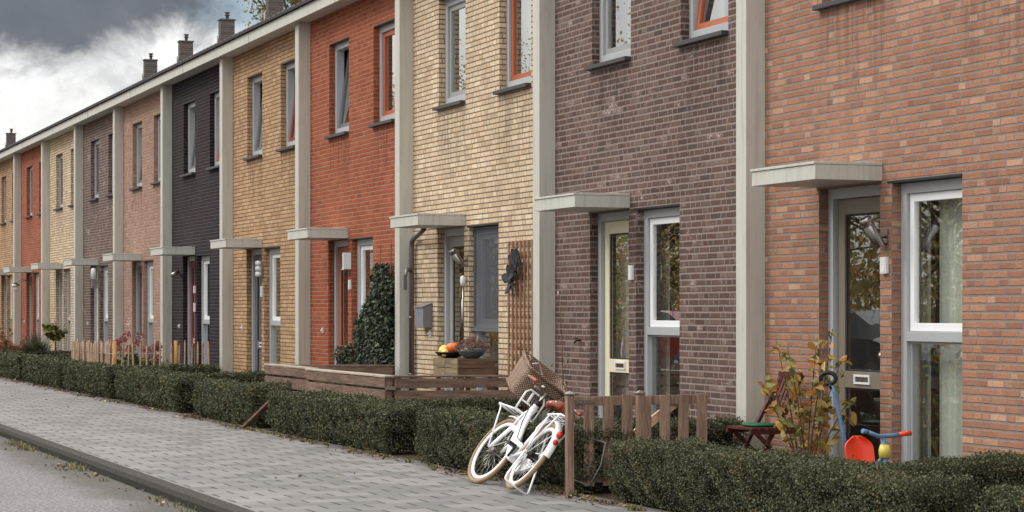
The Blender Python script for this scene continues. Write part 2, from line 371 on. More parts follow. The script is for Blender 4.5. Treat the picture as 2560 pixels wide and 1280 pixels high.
def wood(name, a, b, scale=1., rough=.8, bump=.5, axis=0):
    m, n = mat(name); p = n.uv(); X = n.xyz(p); g = n.geo()
    oi = n.new('ShaderNodeObjectInfo').outputs['Random']
    q = n.cmb(n.m('MULTIPLY', X[0], 2.5 if axis == 0 else 26), n.m('MULTIPLY', X[1], 26 if axis == 0 else 2.5), n.m('MULTIPLY', oi, 20))
    f = n.noise(q, 1.3*scale, 5, .65, .9); f2 = n.noise(g, 2.2, 3, .6)
    knots = n.ss(n.noise(n.cmb(n.m('MULTIPLY', X[0], 5), n.m('MULTIPLY', X[1], 5), 3), 1.4, 1, .4), .7, .8)
    c = n.mix(n.ss(f, .3, .7), a, b); v = n.m('MULTIPLY_ADD', f2, .6, .7); v = n.m('MULTIPLY', v, n.m('MULTIPLY_ADD', oi, .2, .9))
    c = n.vm('MULTIPLY', c, n.cmb(v, v, v)); c = n.mix(n.m('MULTIPLY', knots, .6), c, tuple(q*.3 for q in a[:3]) + (1,))
    n.out(c, rough, .25, normal=n.bump(f, bump, .004)); return m
M['plankh'] = wood('weathered_plank', srgb(92,72,60), srgb(136,112,98), axis=0)
M['planktop'] = wood('grey_weathered_cap', srgb(150,140,126), srgb(184,174,158), axis=0)
M['postv'] = wood('treated_post', srgb(108,86,72), srgb(154,130,113), axis=1)
M['brace'] = wood('fresh_brace_wood', srgb(190,152,120), srgb(220,188,158), axis=0)
M['pale'] = wood('split_chestnut', srgb(150,120,96), srgb(206,178,154), scale=1.5, axis=1)
M['palepost'] = wood('orange_post', srgb(150,106,62), srgb(190,146,92), axis=1)
M['crate'] = wood('crate_board', srgb(84,64,52), srgb(124,98,80), axis=0)
M['crate2'] = wood('mossy_crate_board', srgb(110,98,74), srgb(160,142,112), axis=0)
M['trellis'] = wood('trellis_slat', srgb(126,92,72), srgb(168,132,108), axis=1)
M['chair'] = wood('dark_stained_wood', srgb(62,30,24), srgb(98,54,44), axis=0, rough=.55)
M['bark'] = wood('bark', srgb(70,58,46), srgb(112,96,78), axis=1, bump=.9)
M['twig'] = wood('thin_twig', srgb(86,58,40), srgb(120,86,60), axis=1)
def leafmat(name, stops, rough=.45, trans=.25, spec=.5):
    m, n = mat(name); X = n.xyz(n.uv()); cl = n.noise(n.geo(), 1.6, 3, .6)
    c = n.ramp(X[0], stops); v = n.m('MULTIPLY', n.m('MULTIPLY_ADD', X[1], .7, .65), n.m('MULTIPLY_ADD', cl, .5, .75)); c = n.vm('MULTIPLY', c, n.cmb(v, v, v))
    p = n.new('ShaderNodeBsdfPrincipled'); n.set(p.inputs['Base Color'], c); p.inputs['Roughness'].default_value = rough; p.inputs['Specular IOR Level'].default_value = spec
    t = n.new('ShaderNodeBsdfTranslucent'); n.set(t.inputs[0], c); mx = n.new('ShaderNodeMixShader'); mx.inputs[0].default_value = trans
    n.l.new(p.outputs[0], mx.inputs[1]); n.l.new(t.outputs[0], mx.inputs[2]); o = n.new('ShaderNodeOutputMaterial'); n.l.new(mx.outputs[0], o.inputs[0]); return m
M['hedge'] = leafmat('hedge_leaf', [(0, srgb(54,58,42)), (.45, srgb(76,80,56)), (.85, srgb(100,102,72)), (.96, srgb(120,114,78)), (1, srgb(128,98,68))], .55, .18, .32)
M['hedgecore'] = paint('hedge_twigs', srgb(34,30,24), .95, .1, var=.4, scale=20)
M['laurel'] = leafmat('evergreen_leaf', [(0, srgb(30,38,28)), (.5, srgb(50,62,44)), (.9, srgb(82,96,68)), (1, srgb(112,112,78))], .5, .12, .35)
M['autumn'] = leafmat('autumn_leaf', [(0, srgb(92,96,48)), (.35, srgb(142,138,70)), (.65, srgb(186,148,70)), (.85, srgb(176,110,54)), (1, srgb(200,180,110))], .5, .3)
M['olive'] = leafmat('olive_leaf', [(0, srgb(70,76,40)), (.5, srgb(106,108,58)), (.85, srgb(150,138,76)), (1, srgb(150,104,60))], .5, .3)
M['treeleaf'] = leafmat('tree_leaf', [(0, srgb(104,106,62)), (.45, srgb(150,142,80)), (.8, srgb(182,150,84)), (1, srgb(196,128,66))], .55, .35)
M['redleaf'] = leafmat('russet_leaf', [(0, srgb(96,54,40)), (.5, srgb(140,82,62)), (.8, srgb(172,116,88)), (1, srgb(120,110,84))], .6, .2)
M['hyd'] = leafmat('faded_pink_bloom', [(0, srgb(112,52,50)), (.5, srgb(150,84,80)), (1, srgb(178,128,120))], .7, .2)
M['grassd'] = leafmat('dark_grass_blade', [(0, srgb(46,50,36)), (.6, srgb(80,82,58)), (1, srgb(130,124,94))], .6, .2)
M['cover'] = leafmat('ground_cover_leaf', [(0, srgb(52,62,38)), (.6, srgb(86,98,58)), (1, srgb(120,126,78))], .5, .2)
M['weed'] = leafmat('weed_leaf', [(0, srgb(66,70,44)), (.5, srgb(104,104,66)), (1, srgb(160,148,106))], .6, .25)
M['litter'] = leafmat('dry_leaf', [(0, srgb(60,44,34)), (.5, srgb(94,72,54)), (.85, srgb(132,108,78)), (1, srgb(176,160,112))], .7, .1)
M['heather'] = leafmat('heather_sprig', [(0, srgb(96,70,66)), (.5, srgb(134,92,88)), (1, srgb(160,140,128))], .7, .2)
M['pink'] = paint('pink_petal', srgb(220,160,180), .6, .3, var=.05)
def glass_mat():
    m, n = mat('window_glass'); fr = n.new('ShaderNodeFresnel'); fr.inputs[0].default_value = 1.5
    g = n.new('ShaderNodeBsdfGlossy'); g.inputs['Roughness'].default_value = .0; g.inputs[0].default_value = (.93, .96, .95, 1)
    wv = n.noise(n.geo(), 1.1, 2, .5); nb = n.bump(wv, .03, .01); n.l.new(nb, g.inputs['Normal'])
    t = n.new('ShaderNodeBsdfTransparent'); t.inputs[0].default_value = (.955, .975, .965, 1)
    mx = n.new('ShaderNodeMixShader'); n.l.new(n.m('MULTIPLY', n.m('MULTIPLY_ADD', fr.outputs[0], 3.0, .03, clamp=True), n.m('SUBTRACT', 1, n.geo('Backfacing'))), mx.inputs[0])
    n.l.new(t.outputs[0], mx.inputs[1]); n.l.new(g.outputs[0], mx.inputs[2]); o = n.new('ShaderNodeOutputMaterial'); n.l.new(mx.outputs[0], o.inputs[0]); return m
M['glass'] = glass_mat()
def screen_mat():
    m, n = mat('insect_screen'); t = n.new('ShaderNodeBsdfTransparent'); d_ = n.new('ShaderNodeBsdfDiffuse'); d_.inputs[0].default_value = srgb(104,106,114)
    mx = n.new('ShaderNodeMixShader'); mx.inputs[0].default_value = .36; n.l.new(t.outputs[0], mx.inputs[1]); n.l.new(d_.outputs[0], mx.inputs[2])
    o = n.new('ShaderNodeOutputMaterial'); n.l.new(mx.outputs[0], o.inputs[0]); return m
M['screen'] = screen_mat()
def wicker():
    m, n = mat('wicker'); X = n.xyz(n.uv())
    a = n.m('SINE', n.m('MULTIPLY', X[0], 190)); b = n.m('SINE', n.m('MULTIPLY', X[1], 330)); f = n.m('MULTIPLY_ADD', n.m('MULTIPLY', a, b), .5, .5)
    f2 = n.noise(n.geo(), 30, 3, .6); c = n.mix(n.ss(f, .25, .7), srgb(58,42,34), srgb(172,148,128)); c = n.mix(n.m('MULTIPLY', n.ss(f2, .45, .65), .5), c, srgb(120,84,62))
    n.out(c, .7, .3, normal=n.bump(f, .9, .006)); return m
M['wicker'] = wicker()
def ground_mats():
    m, n = mat('sidewalk_pavers'); P = n.geo(); X = n.xyz(P)
    W, L = .255, .345
    nz = n.noise(P, 1.3, 2, .5); x = n.m('ADD', X[0], n.m('MULTIPLY', n.m('SUBTRACT', nz, .5), .03)); y = n.m('ADD', X[1], n.m('MULTIPLY', n.m('SUBTRACT', n.noise(P, .8, 2, .5), .5), .05))
    rx = n.m('DIVIDE', x, W); row = n.m('FLOOR', rx); fx = n.m('FRACT', rx)
    ry = n.m('ADD', n.m('DIVIDE', y, L), n.m('MULTIPLY', n.m('MODULO', n.m('ABSOLUTE', row), 2), .5))
    ry = n.m('ADD', ry, n.m('MULTIPLY', n.m('SUBTRACT', n.white(n.cmb(row, 1, 5)), .5), .07)); ci = n.m('FLOOR', ry); fy = n.m('FRACT', ry)
    dx = n.m('MULTIPLY', n.m('MINIMUM', fx, n.m('SUBTRACT', 1, fx)), W); dy = n.m('MULTIPLY', n.m('MINIMUM', fy, n.m('SUBTRACT', 1, fy)), L)
    idv = n.cmb(row, ci, 2); rj = n.white(n.vm('ADD', idv, (5, 1, 1)))
    jd = n.ss(dy, .009, .016, 1, 0); jd = n.m('MULTIPLY', jd, n.m('MULTIPLY_ADD', n.noise(P, 4.2, 2, .6), 1.2, .3, clamp=True)); jx = n.m('MULTIPLY', n.ss(dx, .003, .007, 1, 0), n.m('MULTIPLY_ADD', n.ss(n.noise(P, 2.1, 2, .5), .4, .7), .6, .12))
    fine = n.noise(P, 90, 4, .7); med = n.noise(P, 3.3, 4, .6); big = n.noise(P, .55, 3, .6)
    base = n.ramp(n.white(idv), [(0, srgb(107,105,103)), (.5, srgb(121,118,116)), (1, srgb(132,128,126))])
    v = n.m('MULTIPLY', n.m('MULTIPLY_ADD', fine, .34, .83), n.m('MULTIPLY_ADD', med, .3, .85)); v = n.m('MULTIPLY', v, n.m('MULTIPLY_ADD', big, .3, .85))
    c = n.vm('MULTIPLY', base, n.cmb(v, v, v))
    edge = n.m('MULTIPLY', n.ss(n.m('ADD', X[1], n.m('MULTIPLY', n.noise(P, 1.7, 4, .7), .9)), 6.75, 7.15), .65)
    c = n.mix(edge, c, srgb(78,70,58)); c = n.mix(n.m('MAXIMUM', jd, jx), c, srgb(62,56,50))
    n.out(c, .85, .3, normal=n.bump(n.m('ADD', n.m('MULTIPLY', n.m('SUBTRACT', 1, n.m('MAXIMUM', jd, jx)), 1.), n.m('ADD', n.m('MULTIPLY', fine, .25), n.m('MULTIPLY', rj, .5))), .35, .006)); M['pave'] = m
    m, n = mat('asphalt_road'); P = n.geo(); X = n.xyz(P)
    g1 = n.noise(P, 34, 5, .85); g2 = n.noise(P, 45, 2, .6); big = n.noise(P, .7, 4, .6); vor = n.new('ShaderNodeTexVoronoi'); n.set(vor.inputs['Vector'], P); vor.inputs['Scale'].default_value = 85
    c = n.ramp(g1, [(.36, srgb(74,72,72)), (.5, srgb(114,110,110)), (.64, srgb(164,160,160))]); v = n.m('MULTIPLY_ADD', big, .4, .8); c = n.vm('MULTIPLY', c, n.cmb(v, v, v))
    gut = n.m('MULTIPLY', n.ss(n.m('ADD', X[1], n.m('MULTIPLY', n.noise(P, 1.4, 4, .7), .8)), 3.45, 3.95), .75); c = n.mix(gut, c, srgb(76,72,64))
    n.out(c, .9, .25, normal=n.bump(n.m('ADD', g1, vor.outputs[0]), .6, .006)); M['road'] = m
    m, n = mat('garden_soil'); P = n.geo(); c = n.ramp(n.noise(P, 9, 5, .7), [(.3, srgb(44,36,28)), (.6, srgb(74,62,48)), (.8, srgb(70,76,48))]); n.out(c, .95, .15, normal=n.bump(n.noise(P, 25, 4, .7), .8, .02)); M['soil'] = m
    m, n = mat('mossy_kerb'); P = n.geo(); X = n.xyz(P); nn = n.noise(P, 16, 5, .7); b = n.noise(P, 45, 4, .8)
    c = n.ramp(b, [(.3, srgb(42,38,35)), (.5, srgb(66,61,57)), (.7, srgb(94,88,82))])
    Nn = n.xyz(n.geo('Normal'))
    side_dark = n.m('MULTIPLY', n.ss(Nn[2], .3, .9, 1, 0), .6); c = n.mix(side_dark, c, srgb(34,31,27))  # upright kerb faces get a darker brown than the top
    ms = n.m('MULTIPLY', n.ss(nn, .5, .68), n.ss(X[1], 3.86, 3.93)); c = n.mix(ms, c, srgb(72,74,40))
    seg = n.m('MULTIPLY', n.m('MINIMUM', n.m('FRACT', X[0]), n.m('SUBTRACT', 1, n.m('FRACT', X[0]))), 1.); c = n.mix(n.ss(seg, .004, .01, 1, 0), c, srgb(36,32,28))
    n.out(c, .9, .2, normal=n.bump(b, .7, .006)); M['kerb'] = m
ground_mats()
# ------------------------------------------------------------------ ground
YW = 9.158                       # facade plane
def struct(name, mb, m, bevel=0): o = obj(name, mb, m, bevel=bevel); o['kind'] = 'structure'; return o
b = MB(); b.quad((-900, -900, -.14), (900, -900, -.14), (900, 900, -.14), (-900, 900, -.14)); struct('ground', b, M['soil'])
b = MB(); b.box(-240, 40, -3.2, 3.752, -.18, -.09); struct('road', b, M['road'])
b = MB(); b.box(-240, 40, 3.902, 6.72, -.13, 0.0); struct('sidewalk', b, M['pave'])
b = MB(); b.add([(x, y, z) for x in (-240, 40) for y, z in ((3.75, -.16), (3.752, -.035), (3.775, .002), (3.79, .008), (3.90, .008), (3.90, -.16))],
       [(i, i+1, i+7, i+6) for i in range(5)] + [(0, 5, 4, 3, 2, 1), (6, 7, 8, 9, 10, 11)]); struct('kerb', b, M['kerb'])
b = MB(); b.box(-240, 40, -3.5, -3.2, -.16, .01); b.box(-240, 40, -60, -3.5, -.13, .0); struct('far_sidewalk', b, M['soil'])
b = MB(); b.box(-240, 40, 6.72, 9.3, -.13, -.004); struct('garden_soil', b, M['soil'])
# ------------------------------------------------------------------ houses
W0, DX = -17.86, 5.035
def x0of(k): return W0 - DX * k
def curtain(mb, x0, x1, z0, z1, y, folds=8, amp=.025, mi=0):
    N = folds*6; pts = [(x0 + (x1-x0)*i/N, y + amp*math.sin(i/6*2*math.pi) + amp*.4*math.sin(i*.7)) for i in range(N+1)]
    vs = [(x, yy, z) for x, yy in pts for z in (z0, z1)]
    mb.add(vs, [(2*i, 2*i+2, 2*i+3, 2*i+1) for i in range(N)], mi, True); return mb
DO, WO, U1, U2 = (1.20, 2.22), (2.40, 3.44), (1.25, 2.27), (3.47, 4.50)
ZB, ZT, ZS0, ZS1 = .06, 2.49, 4.06, 5.42
YF = 9.245       # frame front plane
def window_sash(par, a, b_, z0, z1, m, tilt=0, ws=.065, y=YF+.03, name='sash'):
    s = MB(); s.frame(a, b_, z0, z1, y, y+.05, ws)
    g = MB(); g.box(a+ws-.005, b_-ws+.005, y+.022, y+.034, z0+ws-.005, z1-ws+.005)
    if tilt:
        def fn(p):
            dz = p.z - z0; return Vector((p.x, p.y + dz*math.sin(tilt) + 0, z0 + dz*math.cos(tilt)))
        s.apply(fn); g.apply(fn)
    so_ = obj(name, s, m, par, bevel=.004); obj('pane', g, M['glass'], so_); return so_
def house(k, bk, door, u1, u2, gs, label, chim=False, tilt1=0, tilt2=0, detail=True, screen=False, cur=('curtainw', .22, .0)):
    x0 = x0of(k); h = thing('row_house', (x0, YW, 0), label, 'house', 'brick row houses along the street')
    o = lambda t: (x0 + t[0], x0 + t[1]); xa, xb = x0 + .0, x0 + DX
    ops = [(*o(DO), -.1, ZT), (*o(WO), ZB, ZT), (*o(U1), ZS0, ZS1), (*o(U2), ZS0, ZS1)] if detail else []
    xs = sorted({xa, xb, *[q for op in ops for q in op[:2]]}); zs = sorted({-.12, 5.95, *[q for op in ops for q in op[2:]]})
    b = MB()
    for i in range(len(xs)-1):
        for j in range(len(zs)-1):
            cx, cz = (xs[i]+xs[i+1])/2, (zs[j]+zs[j+1])/2
            if any(p[0] < cx < p[1] and p[2] < cz < p[3] for p in ops): continue
            b.quad((xs[i], YW, zs[j]), (xs[i+1], YW, zs[j]), (xs[i+1], YW, zs[j+1]), (xs[i], YW, zs[j+1]))
    for p in ops:
        a, c_, lo, hi = p; d_ = YW + .2
        b.quad((a, YW, lo), (a, YW, hi), (a, d_, hi), (a, d_, lo)); b.quad((c_, YW, lo), (c_, d_, lo), (c_, d_, hi), (c_, YW, hi))
        b.quad((a, YW, hi), (c_, YW, hi), (c_, d_, hi), (a, d_, hi)); b.quad((a, YW, lo), (a, d_, lo), (c_, d_, lo), (c_, YW, lo))
    yb = 18.6
    b.quad((xb, yb, -.12), (xa, yb, -.12), (xa, yb, 5.95), (xb, yb, 5.95))
    for xx, s_ in ((xa+.01, 1), (xb-.01, -1)):      # party walls with gable
        b.add([(xx, YW+.001, -.12), (xx, yb, -.12), (xx, yb, 5.9), (xx, 13.85, 8.1), (xx, YW+.001, 5.9)], [(0, 1, 2, 3, 4)])
    obj('wall', b, BR[bk], h)
    # roof: corrugated tiles, two slopes
    b = MB(); NX = 68; vs = []
    for i in range(NX+1):
        x = xa + DX*i/NX; wv = .014*math.sin(2*math.pi*i/4)
        vs += [(x, 8.80, 6.035), (x, 8.80, 6.085+wv), (x, 13.85, 8.36+wv), (x, yb+.2, 6.0+wv)]
    b.add(vs, [(4*i+j, 4*i+4+j, 4*i+5+j, 4*i+1+j) for i in range(NX) for j in range(3)]); r_ = obj('roof', b, M['tile'], h)
    if chim:
        cx = x0 + .48; cy = 13.8; b = MB()
        b.box(cx-.15, cx+.15, cy-.22, cy+.22, 7.6, 8.72); b.box(cx-.135, cx+.135, cy-.19, cy+.19, 8.72, 9.2)
        b.box(cx-.16, cx+.16, cy-.215, cy+.215, 9.2, 9.235, 1)
        for zz in (8.86, 9.02): b.box(cx-.14, cx+.14, cy-.195, cy+.195, zz, zz+.018, 1)
        b.box(cx-.10, cx-.04, cy-.245, cy-.22, 7.9, 8.8, 2)
        b.lathe([(.045, 0), (.045, .1), (.075, .105), (.075, .125), (.05, .13), (.05, .17), (.085, .175), (.07, .2), (0, .205)], (cx, cy+.02, 9.235), 12, 1)
        b.add([(cx+.15, cy-.1, 8.3), (cx+.5, cy-.1, 8.25), (cx+.5, cy+.22, 8.25), (cx+.15, cy+.22, 8.3), (cx+.17, cy+.02, 8.62), (cx+.45, cy+.05, 8.5)], [(0, 1, 5, 4), (1, 2, 5), (2, 3, 4, 5), (3, 0, 4)], 3)
        obj('chimney', b, [BR['chim'], M['brass'], M['clad'], M['tile']], r_)
    # fascia + soffit
    b = MB(); b.box(xa, xb, 8.845, 8.885, 5.87, 6.035); b.box(xa, xb, 8.887, YW, 5.895, 5.915)
    b.box(x0+2.6, x0+2.606, 8.842, 8.846, 5.872, 6.033, 1)
    f_ = obj('fascia', b, [M['clad'], M['black']], h)
    # pillar, hollow post proud of the wall at the west party line
    b = MB(); b.box(x0, x0+.2, 8.968, YW+.03, -.12, 5.894); obj('pillar', b, M['clad'], h, bevel=.006)
    if not detail: return h
    # canopy
    ca, cb = x0+1.15, x0+2.26
    b = MB(); b.box(ca, cb, 8.54, YW-.001, 2.505, 2.625); b.box(ca-.012, cb+.004, 8.528, 8.60, 2.627, 2.648); b.box(cb-.03, cb+.004, 8.602, YW-.001, 2.627, 2.652)
    b.box(ca-.012, ca+.02, 8.602, YW-.001, 2.627, 2.652)
    b.box(cb-.06, cb-.02, 8.95, 9.1, 2.652, 2.658)
    obj('canopy', b, M['clad2'], h, bevel=.003)
    # interior rooms
    b = MB()
    for lo, hi in ((-.05, 2.72), (2.9, 5.88)):
        b.add([(xa+.06, 9.40, lo), (xb-.06, 9.40, lo), (xb-.06, 13.2, lo), (xa+.06, 13.2, lo), (xa+.06, 9.40, hi), (xb-.06, 9.40, hi), (xb-.06, 13.2, hi), (xa+.06, 13.2, hi)],
              [(0, 1, 2, 3), (4, 7, 6, 5), (2, 6, 7, 3), (0, 3, 7, 4), (1, 5, 6, 2)])
    obj('room', b, M['room'], h)
    # door
    a, c_ = o(DO); b = MB(); yf = YF; jm = .085
    b.box(a, a+jm, yf, yf+.12, -.05, ZT); b.box(c_-jm, c_, yf, yf+.12, -.05, ZT); b.box(a+jm, c_-jm, yf, yf+.12, ZT-.09, ZT); b.box(a+jm, c_-jm, yf, yf+.12, -.05, .03)
    df = obj('door_frame', b, M['frame'], h, bevel=.004)
    da, db, dz = a+jm+.002, c_-jm-.002, ZT-.094; yl = yf+.045; s_ = .12
    b = MB(); b.box(da, da+s_, yl, yl+.045, .034, dz); b.box(db-s_, db, yl, yl+.045, .034, dz); b.box(da+s_, db-s_, yl, yl+.045, dz-.13, dz)
    b.box(da+s_, db-s_, yl, yl+.045, .034, .17); b.box(da+s_, db-s_, yl, yl+.045, .80, .94)
    for lo, hi in ((.17, .80), (.94, dz-.13)): b.frame(da+s_, db-s_, lo, hi, yl+.012, yl+.032, .016, 1)
    dr = obj('door', b, [M[door], M['black']], h, bevel=.003)
    for lo, hi in ((.17, .80), (.94, dz-.13)):
        g = MB(); g.box(da+s_+.01, db-s_-.01, yl+.02, yl+.028, lo+.01, hi-.01); obj('pane', g, M['glass'], dr)
    g = MB(); mx = (da+db)/2; g.frame(mx-.13, mx+.13, .835, .915, yl-.014, yl-.0005, .018); g.box(mx-.112, mx+.112, yl-.007, yl-.0005, .853, .897, 1); obj('letterbox', g, [M['whiteplastic'], M['steel']], dr)
    g = MB(); g.lathe([(.0, -.06), (.028, -.055), (.032, -.03), (.018, -.02), (.018, 0)], (db-.055, yl, 1.08), 14, 0, (0, 1, 0)); g.box(db-.085, db-.025, yl-.004, yl-.0003, 1.0, 1.16); obj('handle', g, M['steel'], dr)
    # ground floor window
    a, c_ = o(WO); b = MB(); b.frame(a, c_, ZB, ZT-.015, yf, yf+.12, .085, 0, .09, .085); b.box(a+.085, c_-.085, yf-.002, yf+.12, 1.205, 1.285)
    wf = obj('window', b, M['frame'], h, bevel=.004)
    b = MB(); b.box(a-.06, c_, YW-.006, YW+.1, ZT-.012, ZT+.006); obj('lintel', b, M['black'], wf)
    g = MB(); g.box(a+.085, c_-.085, yf+.05, yf+.06, .15, 1.205); obj('pane', g, M['glass'], wf)
    g = MB(); g.frame(a+.086, c_-.086, .15, 1.205, yf+.035, yf+.05, .018); obj('glazing_bead', g, M['frame'], wf)
    window_sash(wf, a+.087, c_-.087, 1.287, ZT-.103, M[gs])
    if screen:
        b = MB(); b.frame(a+.01, c_-.01, 1.24, ZT-.02, yf-.03, yf-.005, .022); b.box(a-.02, c_, yf-.06, yf-.003, 1.20, 1.237); b.box(a+.03, c_-.03, yf-.018, yf-.014, 1.262, ZT-.045, 1)
        so_ = obj('insect_screen', b, [M['darkframe'], M['screen']], wf)
    cm, wl, wr = cur; sh = -.2*x0/YW*.95; sh = min(max(sh, .3), .75); yc = YW+.36; b = MB(); curtain(b, max(a+.09-sh, x0+.1), a+.10-sh+wl+.12, .1, 2.42, yc, 6, .022)
    if wr: curtain(b, c_-.085-sh-wr, c_-sh+.15, .1, 2.42, yc+.01, 7, .024)
    obj('curtain', b, M[cm], wf)
    b = MB(); dw = {1: .95, 2: .3, 0: .12}.get(k, .55); curtain(b, o(DO)[0]+.1-.3, o(DO)[0]+.1-.3+dw, .05, 2.35, yf+.25, 6, .02); obj('curtain', b, M['curtainw' if k == 1 else 'curtaind'], dr)
    # upper windows
    for t, (mm, tl) in ((U1, (u1, tilt1)), (U2, (u2, tilt2))):
        a, c_ = o(t); b = MB(); b.frame(a, c_, ZS0+.02, ZS1, yf, yf+.12, .085); b.box(a+.002, c_-.002, yf+.01, yf+.1, ZS0+.002, ZS0+.018)
        uf = obj('window', b, M['frame'], h, bevel=.004)
        b = MB(); b.box(a-.05, c_+.0, YW-.07, yf, ZS0-.045, ZS0-.002); obj('sill', b, M['stone'], uf, bevel=.004)
        b = MB(); b.box(a, c_, YW-.004, YW+.06, ZS1-.002, ZS1+.014); obj('lintel', b, M['black'], uf)
        window_sash(uf, a+.087, c_-.087, ZS0+.107, ZS1-.087, M[mm], tl)
        b = MB(); wfull = (k == 2 and t is U1) or k in (5, 8); curtain(b, a-.35, (c_-.1) if wfull else a+.26, ZS0, ZS1, yf+.26, 9 if wfull else 6, .02)
        if not wfull: curtain(b, c_-.55, c_-.1, ZS0, ZS1, yf+.28, 5, .02); obj('curtain', b, M['curtainw' if (k+int(t[0])) % 2 else 'curtaind'], uf)
    return h
T = R(7)
HS = [('A', 'salmon', 'taupe', 'white', 'white', 'white', 'salmon brick row house at the right edge with taupe glazed door and full-height white window'),
 ('B', 'purple', 'creamp', 'greyp', 'rust', 'white', 'purple-brown brick row house with cream framed door behind the wooden gate'),
 ('C', 'cream', 'greyp', 'greyp', 'rust', 'greyp', 'cream brick row house with grey screened window, mailbox and trellis'),
 ('D', 'orange', 'rust', 'darkframe', 'rust', 'white', 'orange-red brick row house with tall evergreen shrub at its window'),
 ('E', 'ochre', 'slate', 'darkframe', 'red', 'white', 'ochre brick row house between the orange-red house and the dark one'),
 ('F', 'dark', 'red', 'darkframe', 'rust', 'white', 'dark aubergine brick row house with dark red door'),
 ('G', 'salmonfar', 'darkframe', 'darkframe', 'greyp', 'white', 'small-looking salmon brick row house just left of the dark aubergine house'),
 ('H', 'purple', 'creamp', 'darkframe', 'greyp', 'white', 'far purple-brown brick row house with chimney, behind the dense end of the paling fence'),
 ('I', 'cream', 'greyp', 'darkframe', 'greyp', 'greyp', 'far cream brick row house behind the little potted tree'),
 ('J', 'orange', 'taupe', 'darkframe', 'greyp', 'white', 'far orange-red brick row house second from the left edge'),
 ('K', 'ochre', 'taupe', 'darkframe', 'greyp', 'white', 'ochre brick row house at the left edge of the photo')]
for k, (nm, bk, dr, u1, u2, gs, lab) in enumerate(HS):
    house(k, bk, dr, u1, u2, gs, lab, chim=k >= 7, tilt1=T if nm in 'DEFG' else 0, tilt2=T if nm in 'BEF' else 0, screen=nm == 'C',
          cur=('curtaing', .16, .46) if nm == 'A' else ('curtainw', .3, 0.25 if nm in 'DF' else 0))
house(-1, 'purple', 'red', 'darkframe', 'greyp', 'white', 'brick row house just beyond the right edge of the photo')
for k in range(11, 17):
    house(k, ['salmonfar', 'purple', 'cream'][k % 3], 0, 0, 0, 0, 'far terrace house whose lone chimney shows above the roofline at the left edge' if k == 16 else 'row house continuing the terrace beyond the left edge', chim=k == 16, detail=False)
#@@OBJECTS
# ------------------------------------------------------------------ hedges
def surf_points(rects, dens, zt):
    """points and outward normals over boxes (x0,x1,y0,y1,h), sides + rounded top"""
    P, N = [], []
    for (x0, x1, y0, y1, h) in rects:
        lx, ly = x1-x0, y1-y0
        per = [(lx*h, 'f'), (lx*h*.6, 'b'), (ly*h, 'e'), (ly*h*.7, 'w'), (lx*ly, 't')]
        for A, s in per:
            n_ = int(A*dens); u = rng.random(n_); v = rng.random(n_)
            if s == 'f': p = np.stack([x0+u*lx, np.full(n_, y0), v*h], 1); q = (0, -1, .12)
            elif s == 'b': p = np.stack([x0+u*lx, np.full(n_, y1), h*(1-v*.7)], 1); q = (0, 1, .1)
            elif s == 'e': p = np.stack([np.full(n_, x1), y0+u*ly, v*h], 1); q = (1, 0, .1)
            elif s == 'w': p = np.stack([np.full(n_, x0), y0+u*ly, v*h], 1); q = (-1, 0, .1)
            else: p = np.stack([x0+u*lx, y0+v*ly, np.full(n_, h)], 1); q = (0, 0, 1)
            P.append(p); N.append(np.tile(q, (n_, 1)).astype(float))
    P = np.vstack(P); N = np.vstack(N)
    return P, N
def wav(x, y, s=1.): return (np.sin(x*3.1+1.3*y)*.5 + np.sin(x*7.3+2.1)*.3 + np.sin(x*13.7+y*5)*.2)*s
